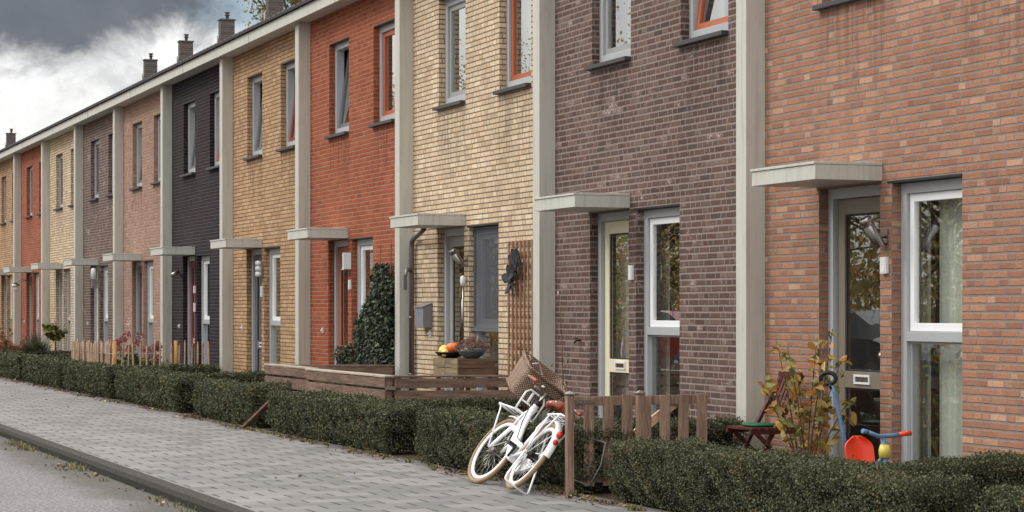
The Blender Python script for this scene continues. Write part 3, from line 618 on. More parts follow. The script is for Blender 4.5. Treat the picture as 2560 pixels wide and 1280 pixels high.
def hedge(name, rects, label, leaf=.021, dens=9000, group='clipped hedges along the sidewalk'):
    P, N = surf_points(rects, dens, 0)
    P[:, 2] = np.maximum(P[:, 2], .03)
    h = np.array([r[4] for r in rects]).max()
    # rounded shoulders: pull points near a top edge inwards; bulges on faces
    side = np.abs(N[:, 2]) < .5; top = ~side
    inr = -rng.random(len(P))**1.6 * .085
    ph = rects[0][0]
    bul = wav(P[:, 0], P[:, 2]*4+P[:, 1]*3 + ph, .022) + .02*np.sin(P[:, 0]*19+P[:, 2]*23) + rng.normal(size=len(P))*.009
    stray = rng.random(len(P)) < .012; bul = bul + stray*rng.random(len(P))*.07
    P += N*(inr+bul)[:, None]
    shoulder = np.clip((P[:, 2]-(h-.09))/.09, 0, 1); P[side] -= (N*(.05*shoulder**2)[:, None])[side]
    P[side, 2] -= .0
    foot = np.clip(1-P[:, 2]/.14, 0, 1); P -= (N*(.07*foot)[:, None])*side[:, None]
    P[:, 2] += wav(P[:, 0]*.6+ph, P[:, 1]*2, .02)*np.clip(P[:, 2]/h, 0, 1)
    lump = np.sin(P[:, 0]*4.7+np.sin(P[:, 2]*11)*1.3+P[:, 1]*5)*np.sin(P[:, 2]*13+P[:, 0]*2.9+1)
    thin = np.clip((lump-.55)*1.6, 0, .62); keep = rng.random(len(P)) > np.maximum(foot*.6, thin); P, N, lump = P[keep], N[keep], lump[keep]
    P -= N*(np.clip(lump, 0, 1)*.03)[:, None]
    dry = np.clip(np.sin(P[:, 0]*1.9+2)*np.sin(P[:, 0]*5.3+P[:, 2]*7)-.35, 0, 1)*(rng.random(len(P)) < .6)
    UV = np.stack([np.clip(rng.random(len(P))*.93+dry*.45, 0, 1), rng.random(len(P))], 1)
    V = leaves(P, N, leaf, 4, .62, .75)
    # bare shoots standing out of the clipped surface
    ns = int(len(P)*.004); ix = rng.integers(0, len(P), ns); sh = []
    for q in ix:
        p0 = P[q]-N[q]*.02; d_ = N[q]*.6+np.array([rng.normal()*.4, rng.normal()*.3, .9]); d_ /= np.linalg.norm(d_); L_ = rng.uniform(.04, .11); sd = np.cross(d_, [.3, .8, .1]); sd = sd/np.linalg.norm(sd)*.0022
        sh += [p0-sd, p0+sd, p0+d_*L_+sd*.4, p0+d_*L_-sd*.4]
    V = np.vstack([V, np.array(sh)]); UV = np.vstack([UV, np.tile((.985, .6), (ns, 1))])
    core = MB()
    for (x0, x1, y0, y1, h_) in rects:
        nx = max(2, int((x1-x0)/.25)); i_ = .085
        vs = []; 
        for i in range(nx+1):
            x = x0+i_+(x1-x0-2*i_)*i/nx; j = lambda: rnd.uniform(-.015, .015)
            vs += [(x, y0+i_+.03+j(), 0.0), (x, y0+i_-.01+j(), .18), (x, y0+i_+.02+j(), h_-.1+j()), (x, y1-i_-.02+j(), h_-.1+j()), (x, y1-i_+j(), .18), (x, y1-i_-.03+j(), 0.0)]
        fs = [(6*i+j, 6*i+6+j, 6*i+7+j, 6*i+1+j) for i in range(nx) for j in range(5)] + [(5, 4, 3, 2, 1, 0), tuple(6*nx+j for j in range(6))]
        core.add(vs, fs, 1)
    o = poly_mesh(name, V, 4, [M['hedge'], M['hedgecore']], extra=core, uv=UV, origin=(rects[0][0], rects[0][2], 0))
    return tag(o, label, 'hedge', group)
def gapof(k):
    return {-1: (-11.0, -10.3), 0: (-16.02, -15.38), 1: (-21.1, -20.0), 2: (-26.5, -25.65), 3: (-30.9, -29.7)}.get(k, (x0of(k)+1.85, x0of(k)+2.6))
HL = {-1: 'clipped hedge corner at the bottom right edge of the photo', 0: 'near clipped hedge in the foreground, right of the gate, below the red tricycle seat',
      1: 'clipped hedge the white bicycle leans over, with a branch to the purple-brown wall', 2: 'clipped hedge left of the bicycle, between the stray plank and the wooden gate path',
      3: 'clipped hedge piece just left of the stray leaning plank', 4: 'clipped hedge in front of the ochre house', 5: 'clipped hedge in front of the dark aubergine house',
      6: 'clipped hedge in front of the far salmon house beside the pale fence', 7: 'far clipped hedge in front of the purple-brown house with the dense paling', 8: 'far clipped hedge below the little potted tree',
      9: 'far clipped hedge below the dark grass clump', 10: 'farthest clipped hedge at the left edge of the photo'}
for k in range(-1, 11):
    xe = gapof(k)[1]; xw = gapof(k-1)[0] if k > -1 else -6.8
    dist = -xe*.93+2.4; lf = .0165*max(1, dist/17)**.85; dn = 16500/max(1, dist/17)**1.7
    h = (.475 if k == 0 else .495) + rnd.uniform(-.008, .008)
    bx = x0of(k-1) + .1
    rects = [(xe, xw, 6.64, 7.08 if k == 0 else 7.16, h)]
    rects.append((bx-.2, bx+.22, 7.04, 8.92, h-.01))
    hedge('hedge', rects, HL[k], lf, dn)
# ------------------------------------------------------------------ litter, weeds, ground cover
def scatter(name, P, N, size, m, k=4, ratio=.6, label=None, jit=.5, cat='leaves'):
    V = leaves(P, N, size, k, ratio, jit); o = poly_mesh(name, V, k, [m]); tag(o, label, cat, None, 'stuff'); return o
def up(n_): return np.tile((0., 0., 1.), (n_, 1))
n_ = 5200; X = -8-rng.random(n_)**1.3*52; keep = (rng.random(n_) < .5+.5*np.sin(X*2.3)); 
P = np.stack([X, 6.60-np.abs(rng.normal(size=n_))*.10+.03, np.full(n_, .012)], 1)[keep]; scatter('fallen_leaves', P, up(len(P)), .04, M['litter'], 6, .6, 'dry brown leaves lying along the foot of the hedges')
n_ = 900; X = -12-rng.random(n_)*40; cl = (np.sin(X*1.7)+np.sin(X*4.3+1)) > .2
P = np.stack([X, 3.73-np.abs(rng.normal(size=n_))*.16, np.full(n_, -.078)], 1)[cl]; scatter('gutter_leaves', P, up(len(P)), .04, M['litter'], 6, .6, 'dry leaves and grit gathered in the gutter below the kerb')
n_ = 60; P = np.stack([-12-rng.random(n_)*38, 4.0+rng.random(n_)*2.6, np.full(n_, .01)], 1); scatter('stray_leaves', P, up(len(P)), .035, M['litter'], 6, .6, 'few stray dry leaves scattered over the sidewalk pavers')
def blades(C, n_per, hgt, spread, m, name, label, wd=.006, cat='grass', kind='stuff', lean=.6, grp=None, origin=None, parent=None):
    Vs = []
    for c in C:
        for i in range(n_per):
            a = rnd.uniform(0, 2*math.pi); d_ = Vector((math.cos(a), math.sin(a), 0)); b0 = Vector(c) + d_*rnd.random()*spread*.4; L = hgt*rnd.uniform(.5, 1.1); s = Vector((-d_.y, d_.x, 0))*wd
            ln = rnd.random()*lean; mid = b0 + d_*L*ln*.4 + Vector((0, 0, L*.6)); tip = b0 + d_*L*ln + Vector((0, 0, L*(1-.4*ln)))
            Vs += [b0-s, b0+s, mid+s*.8, mid-s*.8, mid-s*.8, mid+s*.8, tip+s*.1, tip-s*.1]
    o = poly_mesh(name, np.array([tuple(v) for v in Vs]), 4, [m], uv=rng.random((len(Vs)//4, 2)), origin=origin, parent=parent)
    if label: tag(o, label, cat, grp, kind)
    return o
C_ = [(x, 3.70-abs(rnd.gauss(0, .05)), -.09) for x in [rnd.uniform(-30, -14) for _ in range(34)] + [rnd.gauss(-25.4, .35) for _ in range(26)] + [rnd.gauss(-24.6, .12) for _ in range(10)] + [rnd.gauss(-21.6, .3) for _ in range(12)]]
blades(C_, 9, .06, .22, M['weed'], 'weeds', 'small grass tufts growing along the gutter under the kerb', .0035, lean=1.1)
C_ = [(rnd.uniform(-28, -8), 6.58-abs(rnd.gauss(0, .05)), 0) for _ in range(80)] + [(rnd.gauss(-16.3, .25), 6.62, 0) for _ in range(10)]
blades(C_, 14, .05, .12, M['weed'], 'moss_and_weeds', 'low green weeds along the foot of the hedges', .006)
n_ = 26000; P = np.stack([-60+rng.random(n_)*17.5, 7.15+rng.random(n_)*1.7, .14+rng.random(n_)*.16], 1); P[:, 2] += .09*np.sin(P[:, 0]*2.1)*np.sin(P[:, 1]*5)
scatter('ground_cover', P, up(n_), .06, M['cover'], 4, .7, 'low green ground cover in the far gardens behind the hedge', .7, 'plants')
n_ = 9000; P = np.stack([-28+rng.random(n_)*16, 7.2+rng.random(n_)*1.7, .0+rng.random(n_)*.07], 1)
scatter('garden_leaves', P, up(n_), .05, M['litter'], 6, .6, 'fallen leaves over the soil of the near gardens', .7, 'leaves')
# ------------------------------------------------------------------ gate, fences, planks
def part(name, mb, m, par, **kw): return obj(name, mb, m, par, **kw)
def gatepost(x, y, label):
    t = thing('gate_post', (x, y, 0), label, 'post', 'gate posts with metal caps')
    b = MB(); b.box(x-.029, x+.029, y-.029, y+.029, -.05, .785); part('post', b, M['postv'], t, bevel=.004)
    b = MB(); b.box(x-.034, x+.034, y-.034, y+.034, .786, .80); b.add([(x-.034, y-.034, .8), (x+.034, y-.034, .8), (x+.034, y+.034, .8), (x-.034, y+.034, .8), (x, y, .822)], [(0, 1, 4), (1, 2, 4), (2, 3, 4), (3, 0, 4)])
    part('cap', b, M['steel'], t); return t
gatepost(-15.98, 6.57, 'front wooden gate post with metal cap that the bicycle leans on')
gatepost(-15.965, 7.17, 'square wooden post with metal cap, halfway along the open gate')
t = thing('garden_gate', (-16.05, 6.64, 0), 'open wooden picket gate with pale diagonal brace beside the two capped posts', 'gate')
G0 = Vector((-16.05, 6.64, 0)); GD = Vector((0, 1, 0)); GN = Vector((GD.y, -GD.x, 0))
for i in range(7):
    s = .13+i*.165; p = G0+GD*s - GN*.012; wv = rnd.uniform(-.01, .01)
    b = MB(); b.beam(p+Vector((0, 0, .06)), p+Vector((0, 0, .775+wv)), .088, .02, up=GN); part('picket', b, M['postv'], t, bevel=.003)
for z in (.735, .125):
    b = MB(); b.beam(G0+GD*.01+GN*-.04+Vector((0, 0, z)), G0+GD*1.19-GN*.04+Vector((0, 0, z)), .028, .075); part('rail', b, M['postv'], t, bevel=.003)
b = MB(); b.beam(G0+GD*.08-GN*.075+Vector((0, 0, .13)), G0+GD*.93-GN*.075+Vector((0, 0, .72)), .028, .07); part('brace', b, M['brace'], t)
b = MB(); 
for z in (.13, .73): b.beam(G0-GD*.03+GN*.004+Vector((0, 0, z)), G0+GD*.16+GN*.004+Vector((0, 0, z)), .006, .025)
b.lathe([(.012, 0), (.012, .07)], G0+Vector((-.005, -.0, .1)), 8); b.lathe([(.012, 0), (.012, .07)], G0+Vector((-.005, 0, .69)), 8)
part('hinge', b, M['steel'], t)
def plankfence(p0, p1, label, nposts=3, h=.735, side=1, cap='planktop'):
    p0, p1 = Vector((*p0, 0)), Vector((*p1, 0)); D = (p1-p0); L = D.length; D.normalize(); N_ = Vector((D.y, -D.x, 0))*side
    t = thing('plank_fence', p0, label, 'fence', 'low plank fences round the cream house garden'); Z = Vector((0, 0, 1))
    for i in range(nposts):
        q = p0 + D*(.03+(L-.06)*i/(nposts-1)); b = MB(); b.beam(q-Z*.02, q+Z*(h-.022), .06, .06, up=N_); part('post', b, M['plankh'], t)
    m0 = 0
    for a, c_ in ((.27, .41), (.435, .572), (.600, h-.03)):
        b = MB(); b.beam(p0+D*m0+N_*.042+Z*(a+c_)/2, p0+D*(L-m0)+N_*.042+Z*((a+c_)/2+rnd.uniform(-.004, .004)), .022, c_-a); part('board', b, M['plankh'], t, bevel=.003); m0 = .004
    b = MB(); b.beam(p0-D*.02+Z*(h-.01), p1+D*.02+Z*(h-.01), .12, .022); part('cap_board', b, M[cap], t, bevel=.003); return t
plankfence((-29.0, 7.52), (-26.75, 7.52), 'low plank fence piece with pale cap, left of the garden opening, by the orange-red house', 3)
plankfence((-26.42, 7.38), (-23.18, 7.38), 'low plank fence piece with pale cap, nearest the street, in front of the mailbox house', 3)
plankfence((-28.25, 7.62), (-27.72, 8.88), 'low plank fence below the tall evergreen shrub, running to the wall pillar', 2, side=1, cap='plankh')
t = plankfence((-23.1, 7.42), (-22.86, 8.9), 'low plank fence with open gaps behind the bicycle basket, running to the wall', 2, side=1, cap='plankh')
b = MB(); b.beam((-23.2, 7.34, .60), (-23.02, 7.40, .60), .02, .035); part('latch', b, M['steel'], t)
b = MB(); b.beam((-26.42, 6.55, .02), (-25.85, 6.74, .36), .09, .03); o = obj('stray_plank', b, M['plankh'], origin=(-26.4, 6.55, 0), bevel=.003)
tag(o, 'stray weathered plank leaning against the hedge end beside the sidewalk', 'plank')
# chestnut paling fence
t = thing('paling_fence', (-38.15, 7.15, 0), 'pale split chestnut paling fence wired together around a corner in front of the dark house', 'fence')
def pale_row(p0, p1, n_, par):
    p0, p1 = Vector((*p0, 0)), Vector((*p1, 0))
    for i in range(n_):
        q = p0.lerp(p1, (i+.5)/n_); h = .89+rnd.uniform(-.05, .05); r = rnd.uniform(.015, .022); lx, ly = rnd.uniform(-.03, .03), rnd.uniform(-.03, .03)
        b = MB(); b.tube([q+Vector((0, 0, 0)), q+Vector((lx*.5+rnd.uniform(-.01, .01), ly*.5, h*.5)), q+Vector((lx, ly, h-.06)), q+Vector((lx, ly, h))], [r, r*.95, r*.85, r*.3], 5)
        part('pale', b, M['pale'], par)
pale_row((-42.6, 7.15), (-38.15, 7.15), 40, t); pale_row((-38.12, 7.2), (-38.0, 8.85), 15, t)
for q in ((-38.15, 7.15), (-38.03, 8.2)):
    b = MB(); b.tube([(q[0], q[1], -.02), (q[0], q[1], .93)], .035, 10); part('post', b, M['palepost'], t)
b = MB()
for z in (.35, .7): b.tube([(-42.6, 7.13, z), (-38.17, 7.13, z), (-38.0, 8.86, z)], .004, 5)
part('wire', b, M['steel'], t)
# ------------------------------------------------------------------ trellis, crate table, bowls
t = thing('trellis', (-24.05, 9.12, .5), 'brown wooden lattice trellis fixed to the cream wall', 'trellis')
b = MB()
for i in range(7): x = -24.03+i*.125; b.box(x, x+.028, 9.098, 9.116, .5, 2.26)
part('upright_slats', b, M['trellis'], t); b = MB()
for i in range(15): z = .56+i*.118; b.box(-24.07, -23.22, 9.118, 9.134, z, z+.028)
part('cross_slats', b, M['trellis'], t)
b = MB()
def petal(mb, c, a, L, wd, tilt=.3):
    c = Vector(c); u = Vector((math.cos(a), 0, math.sin(a))); v = Vector((-math.sin(a)*.98, -.2, math.cos(a)*.98)); nn = Vector((0, -1, 0)); vs = []
    prof = [(0, 0), (.25, .32), (.6, .5), (.9, .3), (1, 0), (.85, -.28), (.55, -.45), (.25, -.3)]
    for th in (0, .008): vs += [c + u*L*p + v*wd*q + nn*(L*p*tilt+th+.01*math.sin(p*6)) for p, q in prof]
    k = len(prof); mb.add(vs, [tuple(range(k))[::-1], tuple(range(k, 2*k))] + [(i, (i+1) % k, k+(i+1) % k, k+i) for i in range(k)])
for c, s in (((-23.62, 9.08, 1.98), 1.), ((-23.8, 9.08, 1.80), 1.1)):
    for a in (.3, 1.0, 1.9, 2.7, 3.9, 5.4): petal(b, c, a+rnd.uniform(-.2, .2), .2*s*rnd.uniform(.8, 1.15), .13*s)
    b.tube([Vector(c)+Vector((-.02, -.02, -.1)), Vector(c)+Vector((.02, -.03, .1))], [.012, .016], 8)
o = obj('wall_ornament', b, M['bird'], origin=(-23.7, 9.08, 1.9)); tag(o, 'dark metal butterfly ornament hanging on the trellis', 'ornament')
t = thing('crate_table', (-23.9, 8.5, 0), 'low table made of two old wooden crates behind the plank fence', 'table')
cx0, cxm, cx1, cy0, cy1, cz0, cz1 = -24.32, -23.9, -23.48, 8.28, 8.74, .70, .905
for xa_, xb_ in ((cx0, cxm-.006), (cxm+.006, cx1)):
    b = MB()
    for a, c_ in ((cz0, cz0+.095), (cz0+.102, cz1)):
        b.box(xa_, xb_, cy0, cy0+.016, a, c_, 1); b.box(xa_, xb_, cy1-.016, cy1, a, c_); b.box(xa_, xa_+.014, cy0+.017, cy1-.017, a, c_); b.box(xb_-.014, xb_, cy0+.017, cy1-.017, a, c_)
    b.box(xa_+.015, xb_-.015, cy0+.017, cy1-.017, cz1-.02, cz1-.004); part('crate', b, [M['crate'], M['crate2']], t, bevel=.002)
for x, y in ((cx0+.04, cy0+.05), (cx1-.04, cy0+.05), (cx0+.04, cy1-.05), (cx1-.04, cy1-.05)):
    b = MB(); b.box(x-.022, x+.022, y-.022, y+.022, -.02, cz0-.001); part('leg', b, M['crate'], t)
bowlp = [(.0, 0), (.07, .0), (.12, .03), (.16, .075), (.17, .10), (.16, .10), (.15, .08), (.1, .05), (0, .045)]
t = thing('gourd_bowl', (-24.12, 8.42, .905), 'shallow dark bowl of pumpkins and gourds on the crate table', 'bowl')
b = MB(); b.lathe([(r*1.05, h*.7) for r, h in bowlp], (-24.12, 8.42, .905), 24); part('bowl', b, M['chainblack'], t)
def gourd(c, r, m, nm, sq=.8, ribs=9, ax=(0, 0, 1)):
    b = MB(); K = 27; prof = []; c = Vector(c); q = Vector((0, 0, 1)).rotation_difference(Vector(ax).normalized()); vs = []; fs = []
    for i in range(10):
        th = math.pi*i/9
        for j in range(K):
            a = 2*math.pi*j/K; rr = r*math.sin(th)*(1+.07*math.cos(ribs*a)); vs.append(c+q@Vector((rr*math.cos(a), rr*math.sin(a), r*sq*math.cos(th)*(1-.12*math.exp(-((th)**2)*6)))))
    fs = [(i*K+j, (i+1)*K+j, (i+1)*K+(j+1) % K, i*K+(j+1) % K) for i in range(9) for j in range(K)]
    b.add(vs, fs, 0, True); b.tube([c+q@Vector((0, 0, r*sq*.85)), c+q@Vector((.01, 0, r*sq*1.25))], [.008, .005], 6, 0); return part(nm, b, M[m], t)
gourd((-24.02, 8.42, 1.025), .078, 'pumpkin', 'pumpkin'); gourd((-24.2, 8.38, .985), .066, 'melon', 'gourd', 1.5, 5, (.9, .2, .2))
gourd((-24.12, 8.34, .985), .05, 'gourd', 'gourd', 1., 7, (.1, 1, .3)); gourd((-24.14, 8.50, .985), .055, 'gourd', 'gourd', .8, 7); gourd((-24.05, 8.33, .965), .045, 'gourd', 'gourd', 1.2, 6, (1, .4, .3))
t = thing('heather_bowl', (-23.66, 8.52, .905), 'round grey bowl planted with reddish heather on the crate table', 'planter')
b = MB(); b.lathe(bowlp, (-23.66, 8.52, .905), 24); part('bowl', b, M['bowl'], t)
n_ = 1500; a = rng.random(n_)*6.283; r_ = np.sqrt(rng.random(n_))*.19; hh = .16*(1-(r_/.24)**2)*rng.random(n_)**.5
P = np.stack([-23.66+r_*np.cos(a), 8.52+r_*np.sin(a), .99+hh], 1); N = np.stack([np.cos(a)*.7, np.sin(a)*.7, np.full(n_, 1.)], 1); poly_mesh('heather', leaves(P, N, .028, 4, .35, .9), 4, [M['heather']], t)
# ------------------------------------------------------------------ wall fittings
t = thing('mailbox', (-27.1, 9.155, 1.2), 'grey metal mailbox with sloping lid on the cream wall', 'mailbox')
b = MB(); mx0, mx1, my0, my1 = -27.27, -26.93, 9.03, 9.155
b.add([(mx0, my0, 1.23), (mx1, my0, 1.23), (mx1, my1, 1.23), (mx0, my1, 1.23), (mx0, my0, 1.49), (mx1, my0, 1.49), (mx1, my1, 1.54), (mx0, my1, 1.54)], [(0, 3, 2, 1), (0, 1, 5, 4), (1, 2, 6, 5), (2, 3, 7, 6), (3, 0, 4, 7), (4, 5, 6, 7)]); part('body', b, M['mail'], t, bevel=.004)
b = MB(); b.add([(mx0-.008, my0-.014, 1.492), (mx1+.008, my0-.014, 1.492), (mx1+.008, my1, 1.543), (mx0-.008, my1, 1.543), (mx0-.008, my0-.014, 1.502), (mx1+.008, my0-.014, 1.502), (mx1+.008, my1, 1.556), (mx0-.008, my1, 1.556)], [(0, 3, 2, 1), (0, 1, 5, 4), (1, 2, 6, 5), (2, 3, 7, 6), (3, 0, 4, 7), (4, 5, 6, 7)]); part('lid', b, M['mail'], t)
b = MB(); b.lathe([(.0, -.003), (.012, -.003), (.012, 0)], (-27.1, my0-.0005, 1.43), 10, 0, (0, 1, 0)); part('lock', b, M['steel'], t)
b = MB(); b.tube([(-26.75, 8.98, 2.50), (-26.95, 9.0, 2.455), (-27.50, 9.09, 2.40), (-27.60, 9.10, 2.36), (-27.62, 9.10, 2.28), (-27.62, 9.10, .0)], .034, 12)
for z in (1.35, .6): b.lathe([(.034, 0), (.042, .003), (.042, .022), (.034, .025)], (-27.62, 9.1, z), 12)
b.tube([(-27.6, 9.08, 1.98), (-27.5, 9.0, 2.0), (-27.42, 8.95, 1.9)], [.03, .026, .02], 10); b.box(-27.44, -27.40, 8.93, 8.965, 1.72, 1.9)
o = obj('downpipe', b, M['zinc'], origin=(-27.62, 9.1, 0)); tag(o, 'grey downpipe from the canopy beside the mailbox', 'pipe')
def spot(x, z, label, s=1.):
    t = thing('wall_lamp', (x, 9.155, z), label, 'lamp')
    p = Vector((x, 9.10, z-.11*s)); q = Vector((x, 8.955, z+.11*s)); d_ = (q-p).normalized()
    b = MB(); b.lathe([(0, 0), (.046*s, 0), (.048*s, .01), (.048*s, .19*s), (.044*s, .195*s), (.044*s, .215*s), (.048*s, .22*s), (.048*s, .262*s), (.04*s, .27*s), (0, .27*s)], p, 24, 0, d_); part('lamp_body', b, M['steel'], t)
    b = MB(); b.box(x-.035, x+.035, 9.146, 9.157, z-.09, z+.03); b.tube([(x, 9.15, z-.03), (x, 9.06, z-.02)], .015, 8); part('bracket', b, M['steel'], t)
spot(-15.54, 2.08, 'tilted steel cylinder spotlight by the taupe door at the far right')
spot(-25.6, 2.10, 'tilted steel cylinder spotlight above the door chime of the cream house', .95)
t = thing('wall_lamp', (-30.6, 9.155, 2.15), 'boxy white wall lamp beside the orange-brown door', 'lamp')
b = MB(); b.box(-30.65, -30.57, 9.04, 9.157, 2.05, 2.29); b.box(-30.655, -30.565, 9.03, 9.05, 2.04, 2.06); part('shade', b, M['whiteplastic'], t, bevel=.006)
b = MB(); b.lathe([(.02, 0), (.03, .03), (.02, .05)], (-30.6, 9.08, 1.975), 10); part('sensor', b, M['black'], t)
t = thing('wall_lamp', (-35.7, 9.155, 2.15), 'white clover-shaped wall lamp on the ochre pier', 'lamp'); b = MB()
for dz in (-.09, 0, .09):
    for dx in (-.045, .045): b.lathe([(0, 0), (.03, .01), (.045, .04), (.04, .07), (0, .08)], (-35.7+dx, 9.12, 2.15+dz), 12, 0, (0, -1, 0))
part('shade', b, M['whiteplastic'], t); b = MB(); b.box(-35.74, -35.66, 9.12, 9.157, 2.03, 2.27); part('back_plate', b, M['steel'], t)
t = thing('wall_lamp', (-41.95, 9.155, 2.15), 'small steel corner spotlight left of the dark red door', 'lamp'); b = MB(); b.lathe([(0, 0), (.04, 0), (.045, .16), (0, .16)], (-41.95, 9.10, 2.2), 12, 0, (.1, -.8, -.4)); part('lamp_body', b, M['steel'], t)
b = MB(); b.tube([(-41.95, 9.157, 2.12), (-41.95, 9.06, 2.16)], .02, 8); part('bracket', b, M['steel'], t)
t = thing('wall_lamp', (-50.75, 9.155, 2.2), 'long white tube wall lamp on the far purple-brown house', 'lamp'); b = MB(); b.lathe([(0, 0), (.06, .01), (.065, .15), (.05, .25), (0, .27)], (-50.75, 9.02, 2.17), 14); part('shade', b, M['whiteplastic'], t)
b = MB(); b.box(-50.79, -50.71, 8.98, 9.157, 1.98, 2.165); part('lamp_body', b, M['steel'], t)
t = thing('wall_lamp', (-61.1, 9.155, 2.2), 'gooseneck wall lantern on the far orange-red house', 'lamp'); b = MB(); b.tube([(-61.0, 9.157, 2.12), (-61.0, 9.0, 2.28), (-61.0, 8.85, 2.32), (-61.0, 8.72, 2.22)], .014, 8); part('arm', b, M['steel'], t)
b = MB(); b.lathe([(.0, .0), (.03, 0), (.12, -.07), (.13, -.09), (.0, -.09)], (-61.0, 8.72, 2.22), 16); part('shade', b, M['steel'], t)
b = MB(); b.lathe([(.07, -.09), (.075, -.16), (.05, -.24), (0, -.25)], (-61.0, 8.72, 2.22), 12); part('glass_globe', b, M['whiteplastic'], t)
def plate(x, z0, z1, wdt, label, m='whiteplastic', nm='doorbell_box'):
    b = MB(); b.box(x-wdt/2, x+wdt/2, 9.125, 9.156, z0, z1); b.box(x-wdt/2+.012, x+wdt/2-.012, 9.121, 9.1245, z0+.012, z1-.012); o = obj(nm, b, M[m], origin=(x, 9.156, z0), bevel=.004); tag(o, label, 'doorbell box', 'small boxes beside the doors')
plate(-15.545, 1.75, 1.885, .09, 'small pale box on the brick pier under the spotlight, by the taupe door')
plate(-20.58, 1.765, 1.915, .08, 'small pale box on the purple-brown pier by the cream door')
plate(-30.6, 1.76, 1.90, .06, 'small pale box below the boxy lamp on the orange-red pier')
plate(-35.7, 1.68, 1.86, .06, 'small pale box below the clover lamp on the ochre pier')
plate(-40.75, 1.78, 1.92, .07, 'upper white plate beside the dark red door'); plate(-40.75, 1.43, 1.6, .07, 'lower white plate beside the dark red door')
t = thing('door_chime', (-25.62, 9.14, 1.0), 'hanging rod door chime with oval top beside the cream house door', 'door chime')
b = MB(); b.lathe([(0, 0), (.03, .015), (.036, .06), (.032, .12), (0, .14)], (-25.62, 9.11, 1.75), 12); part('bell_cover', b, M['whiteplastic'], t)
b = MB(); b.tube([(-25.62, 9.11, 1.75), (-25.62, 9.11, 1.02)], .008, 6); b.tube([(-25.64, 9.105, 1.6), (-25.64, 9.105, 1.1)], .006, 6); part('rod', b, M['steel'], t)
for k in range(2, 10):
    x = x0of(k)+.94; b = MB(); b.box(x-.018, x+.018, 9.13, 9.156, 1.115, 1.195); b.lathe([(.012, 0), (.014, .02), (0, .025)], (x, 9.13, 1.15), 8, 0, (0, -1, 0))
    o = obj('tap_cover', b, M['whiteplastic'], origin=(x, 9.156, 1.15)); tag(o, 'small white cover on the ' + ['cream wall below the mailbox', 'orange-red wall left of the orange-brown door', 'ochre wall left of the slate blue door', 'dark aubergine wall left of the dark red door', 'salmon wall left of the dark house', 'far purple-brown wall', 'far cream wall', 'far orange-red wall'][k-2], 'wall fitting', 'small white wall fittings')
x = x0of(1)+.94; b = MB(); b.tube([(x, 9.157, 1.13), (x, 9.10, 1.13), (x, 9.08, 1.10)], .012, 8); b.lathe([(.02, 0), (.02, .015)], (x, 9.1, 1.145), 8); o = obj('wall_tap', b, M['black'], origin=(x, 9.156, 1.13)); tag(o, 'small black garden tap on the purple-brown wall', 'tap')
# ------------------------------------------------------------------ bicycle
BY = thing('bicycle', (-16.36868564, 6.21087462, .0293196), 'white step-through bicycle with wicker basket leaning on the hedge and gate post', 'bicycle')
a_, L_, pt, S_ = 3.05016173, .6495367, .03571067, .9414566
Rm = Matrix.Rotation(a_, 4, 'Z') @ Matrix.Rotation(L_, 4, 'X') @ Matrix.Rotation(pt, 4, 'Y')
BY.rotation_euler = Rm.to_euler(); BY.scale = (S_, S_, S_)
def bp(name, mb, m, par=BY): return obj(name, mb, m, par, local=True)
HA = Vector((.93, 0, .62)); HT = Vector((.88, 0, .84)); SA = (HA-HT).normalized(); ST = Matrix.Rotation(R(10), 4, -SA)   # steering
def steer(mb): mb.apply(lambda p: HA + ST @ (p-HA)); return mb
def wheel(c, sf, hubr, nm):
    def torus(R_, r_, K=48, k=10, sx=1.):
        b = MB(); vs = []
        for i in range(K):
            A_ = 2*math.pi*i/K
            for j in range(k): B_ = 2*math.pi*j/k; rr = R_+r_*math.cos(B_); vs.append((c[0]+rr*math.cos(A_), c[1]+r_*sx*math.sin(B_), c[2]+rr*math.sin(A_)))
        b.add(vs, [(i*k+j, i*k+(j+1) % k, ((i+1) % K)*k+(j+1) % k, ((i+1) % K)*k+j) for i in range(K) for j in range(k)], 0, True); return b
    w_ = bp(nm, sf(torus(.283, .019, sx=.75)), M['bikewhite']); bp('tyre', sf(torus(.324, .0205)), M['tyre'], w_)
    b = MB()
    for i in range(32):
        A_ = 2*math.pi*i/32; B_ = A_+(.5 if i % 4 < 2 else -.5); s = .03 if i % 2 else -.03
        b.tube([(c[0]+hubr*.6*math.cos(B_), s, c[2]+hubr*.6*math.sin(B_)), (c[0]+.28*math.cos(A_), 0, c[2]+.28*math.sin(A_))], .0017, 4)
    bp('spokes', sf(b), M['steel'], w_)
    b = MB(); b.lathe([(0, -.06), (.012, -.06), (.012, -.04), (hubr, -.035), (hubr*.8, -.02), (hubr*.8, .02), (hubr, .035), (.012, .04), (.012, .06), (0, .06)], (c[0], 0, c[2]), 16, 0, (0, 1, 0)); bp('hub', sf(b), M['chainblack'] if hubr > .04 else M['steel'], w_)
idn = lambda b: b
wheel((0, 0, .345), idn, .045, 'rear_wheel'); wheel((1.1, 0, .345), steer, .04, 'front_wheel')
b = MB()
b.tube([HT, HA-(HT-HA)*.05], .034, 14); b.tube([HT+(HA-HT)*.0, HT-SA*.03], .03, 12)
BB = Vector((.45, 0, .29)); b.tube([HA+Vector((-.005, 0, .03)), (.80, 0, .44), (.66, 0, .32), BB], [.027, .028, .028, .028], 12)
b.tube([HT+SA*.05, (.80, 0, .62), (.66, 0, .46), (.40, 0, .42)], [.024, .025, .025, .024], 12)
b.tube([BB, (.27, 0, .74)], .024, 12); b.lathe([(.032, -.04), (.032, .04)], BB, 14, 0, (0, 1, 0)); 
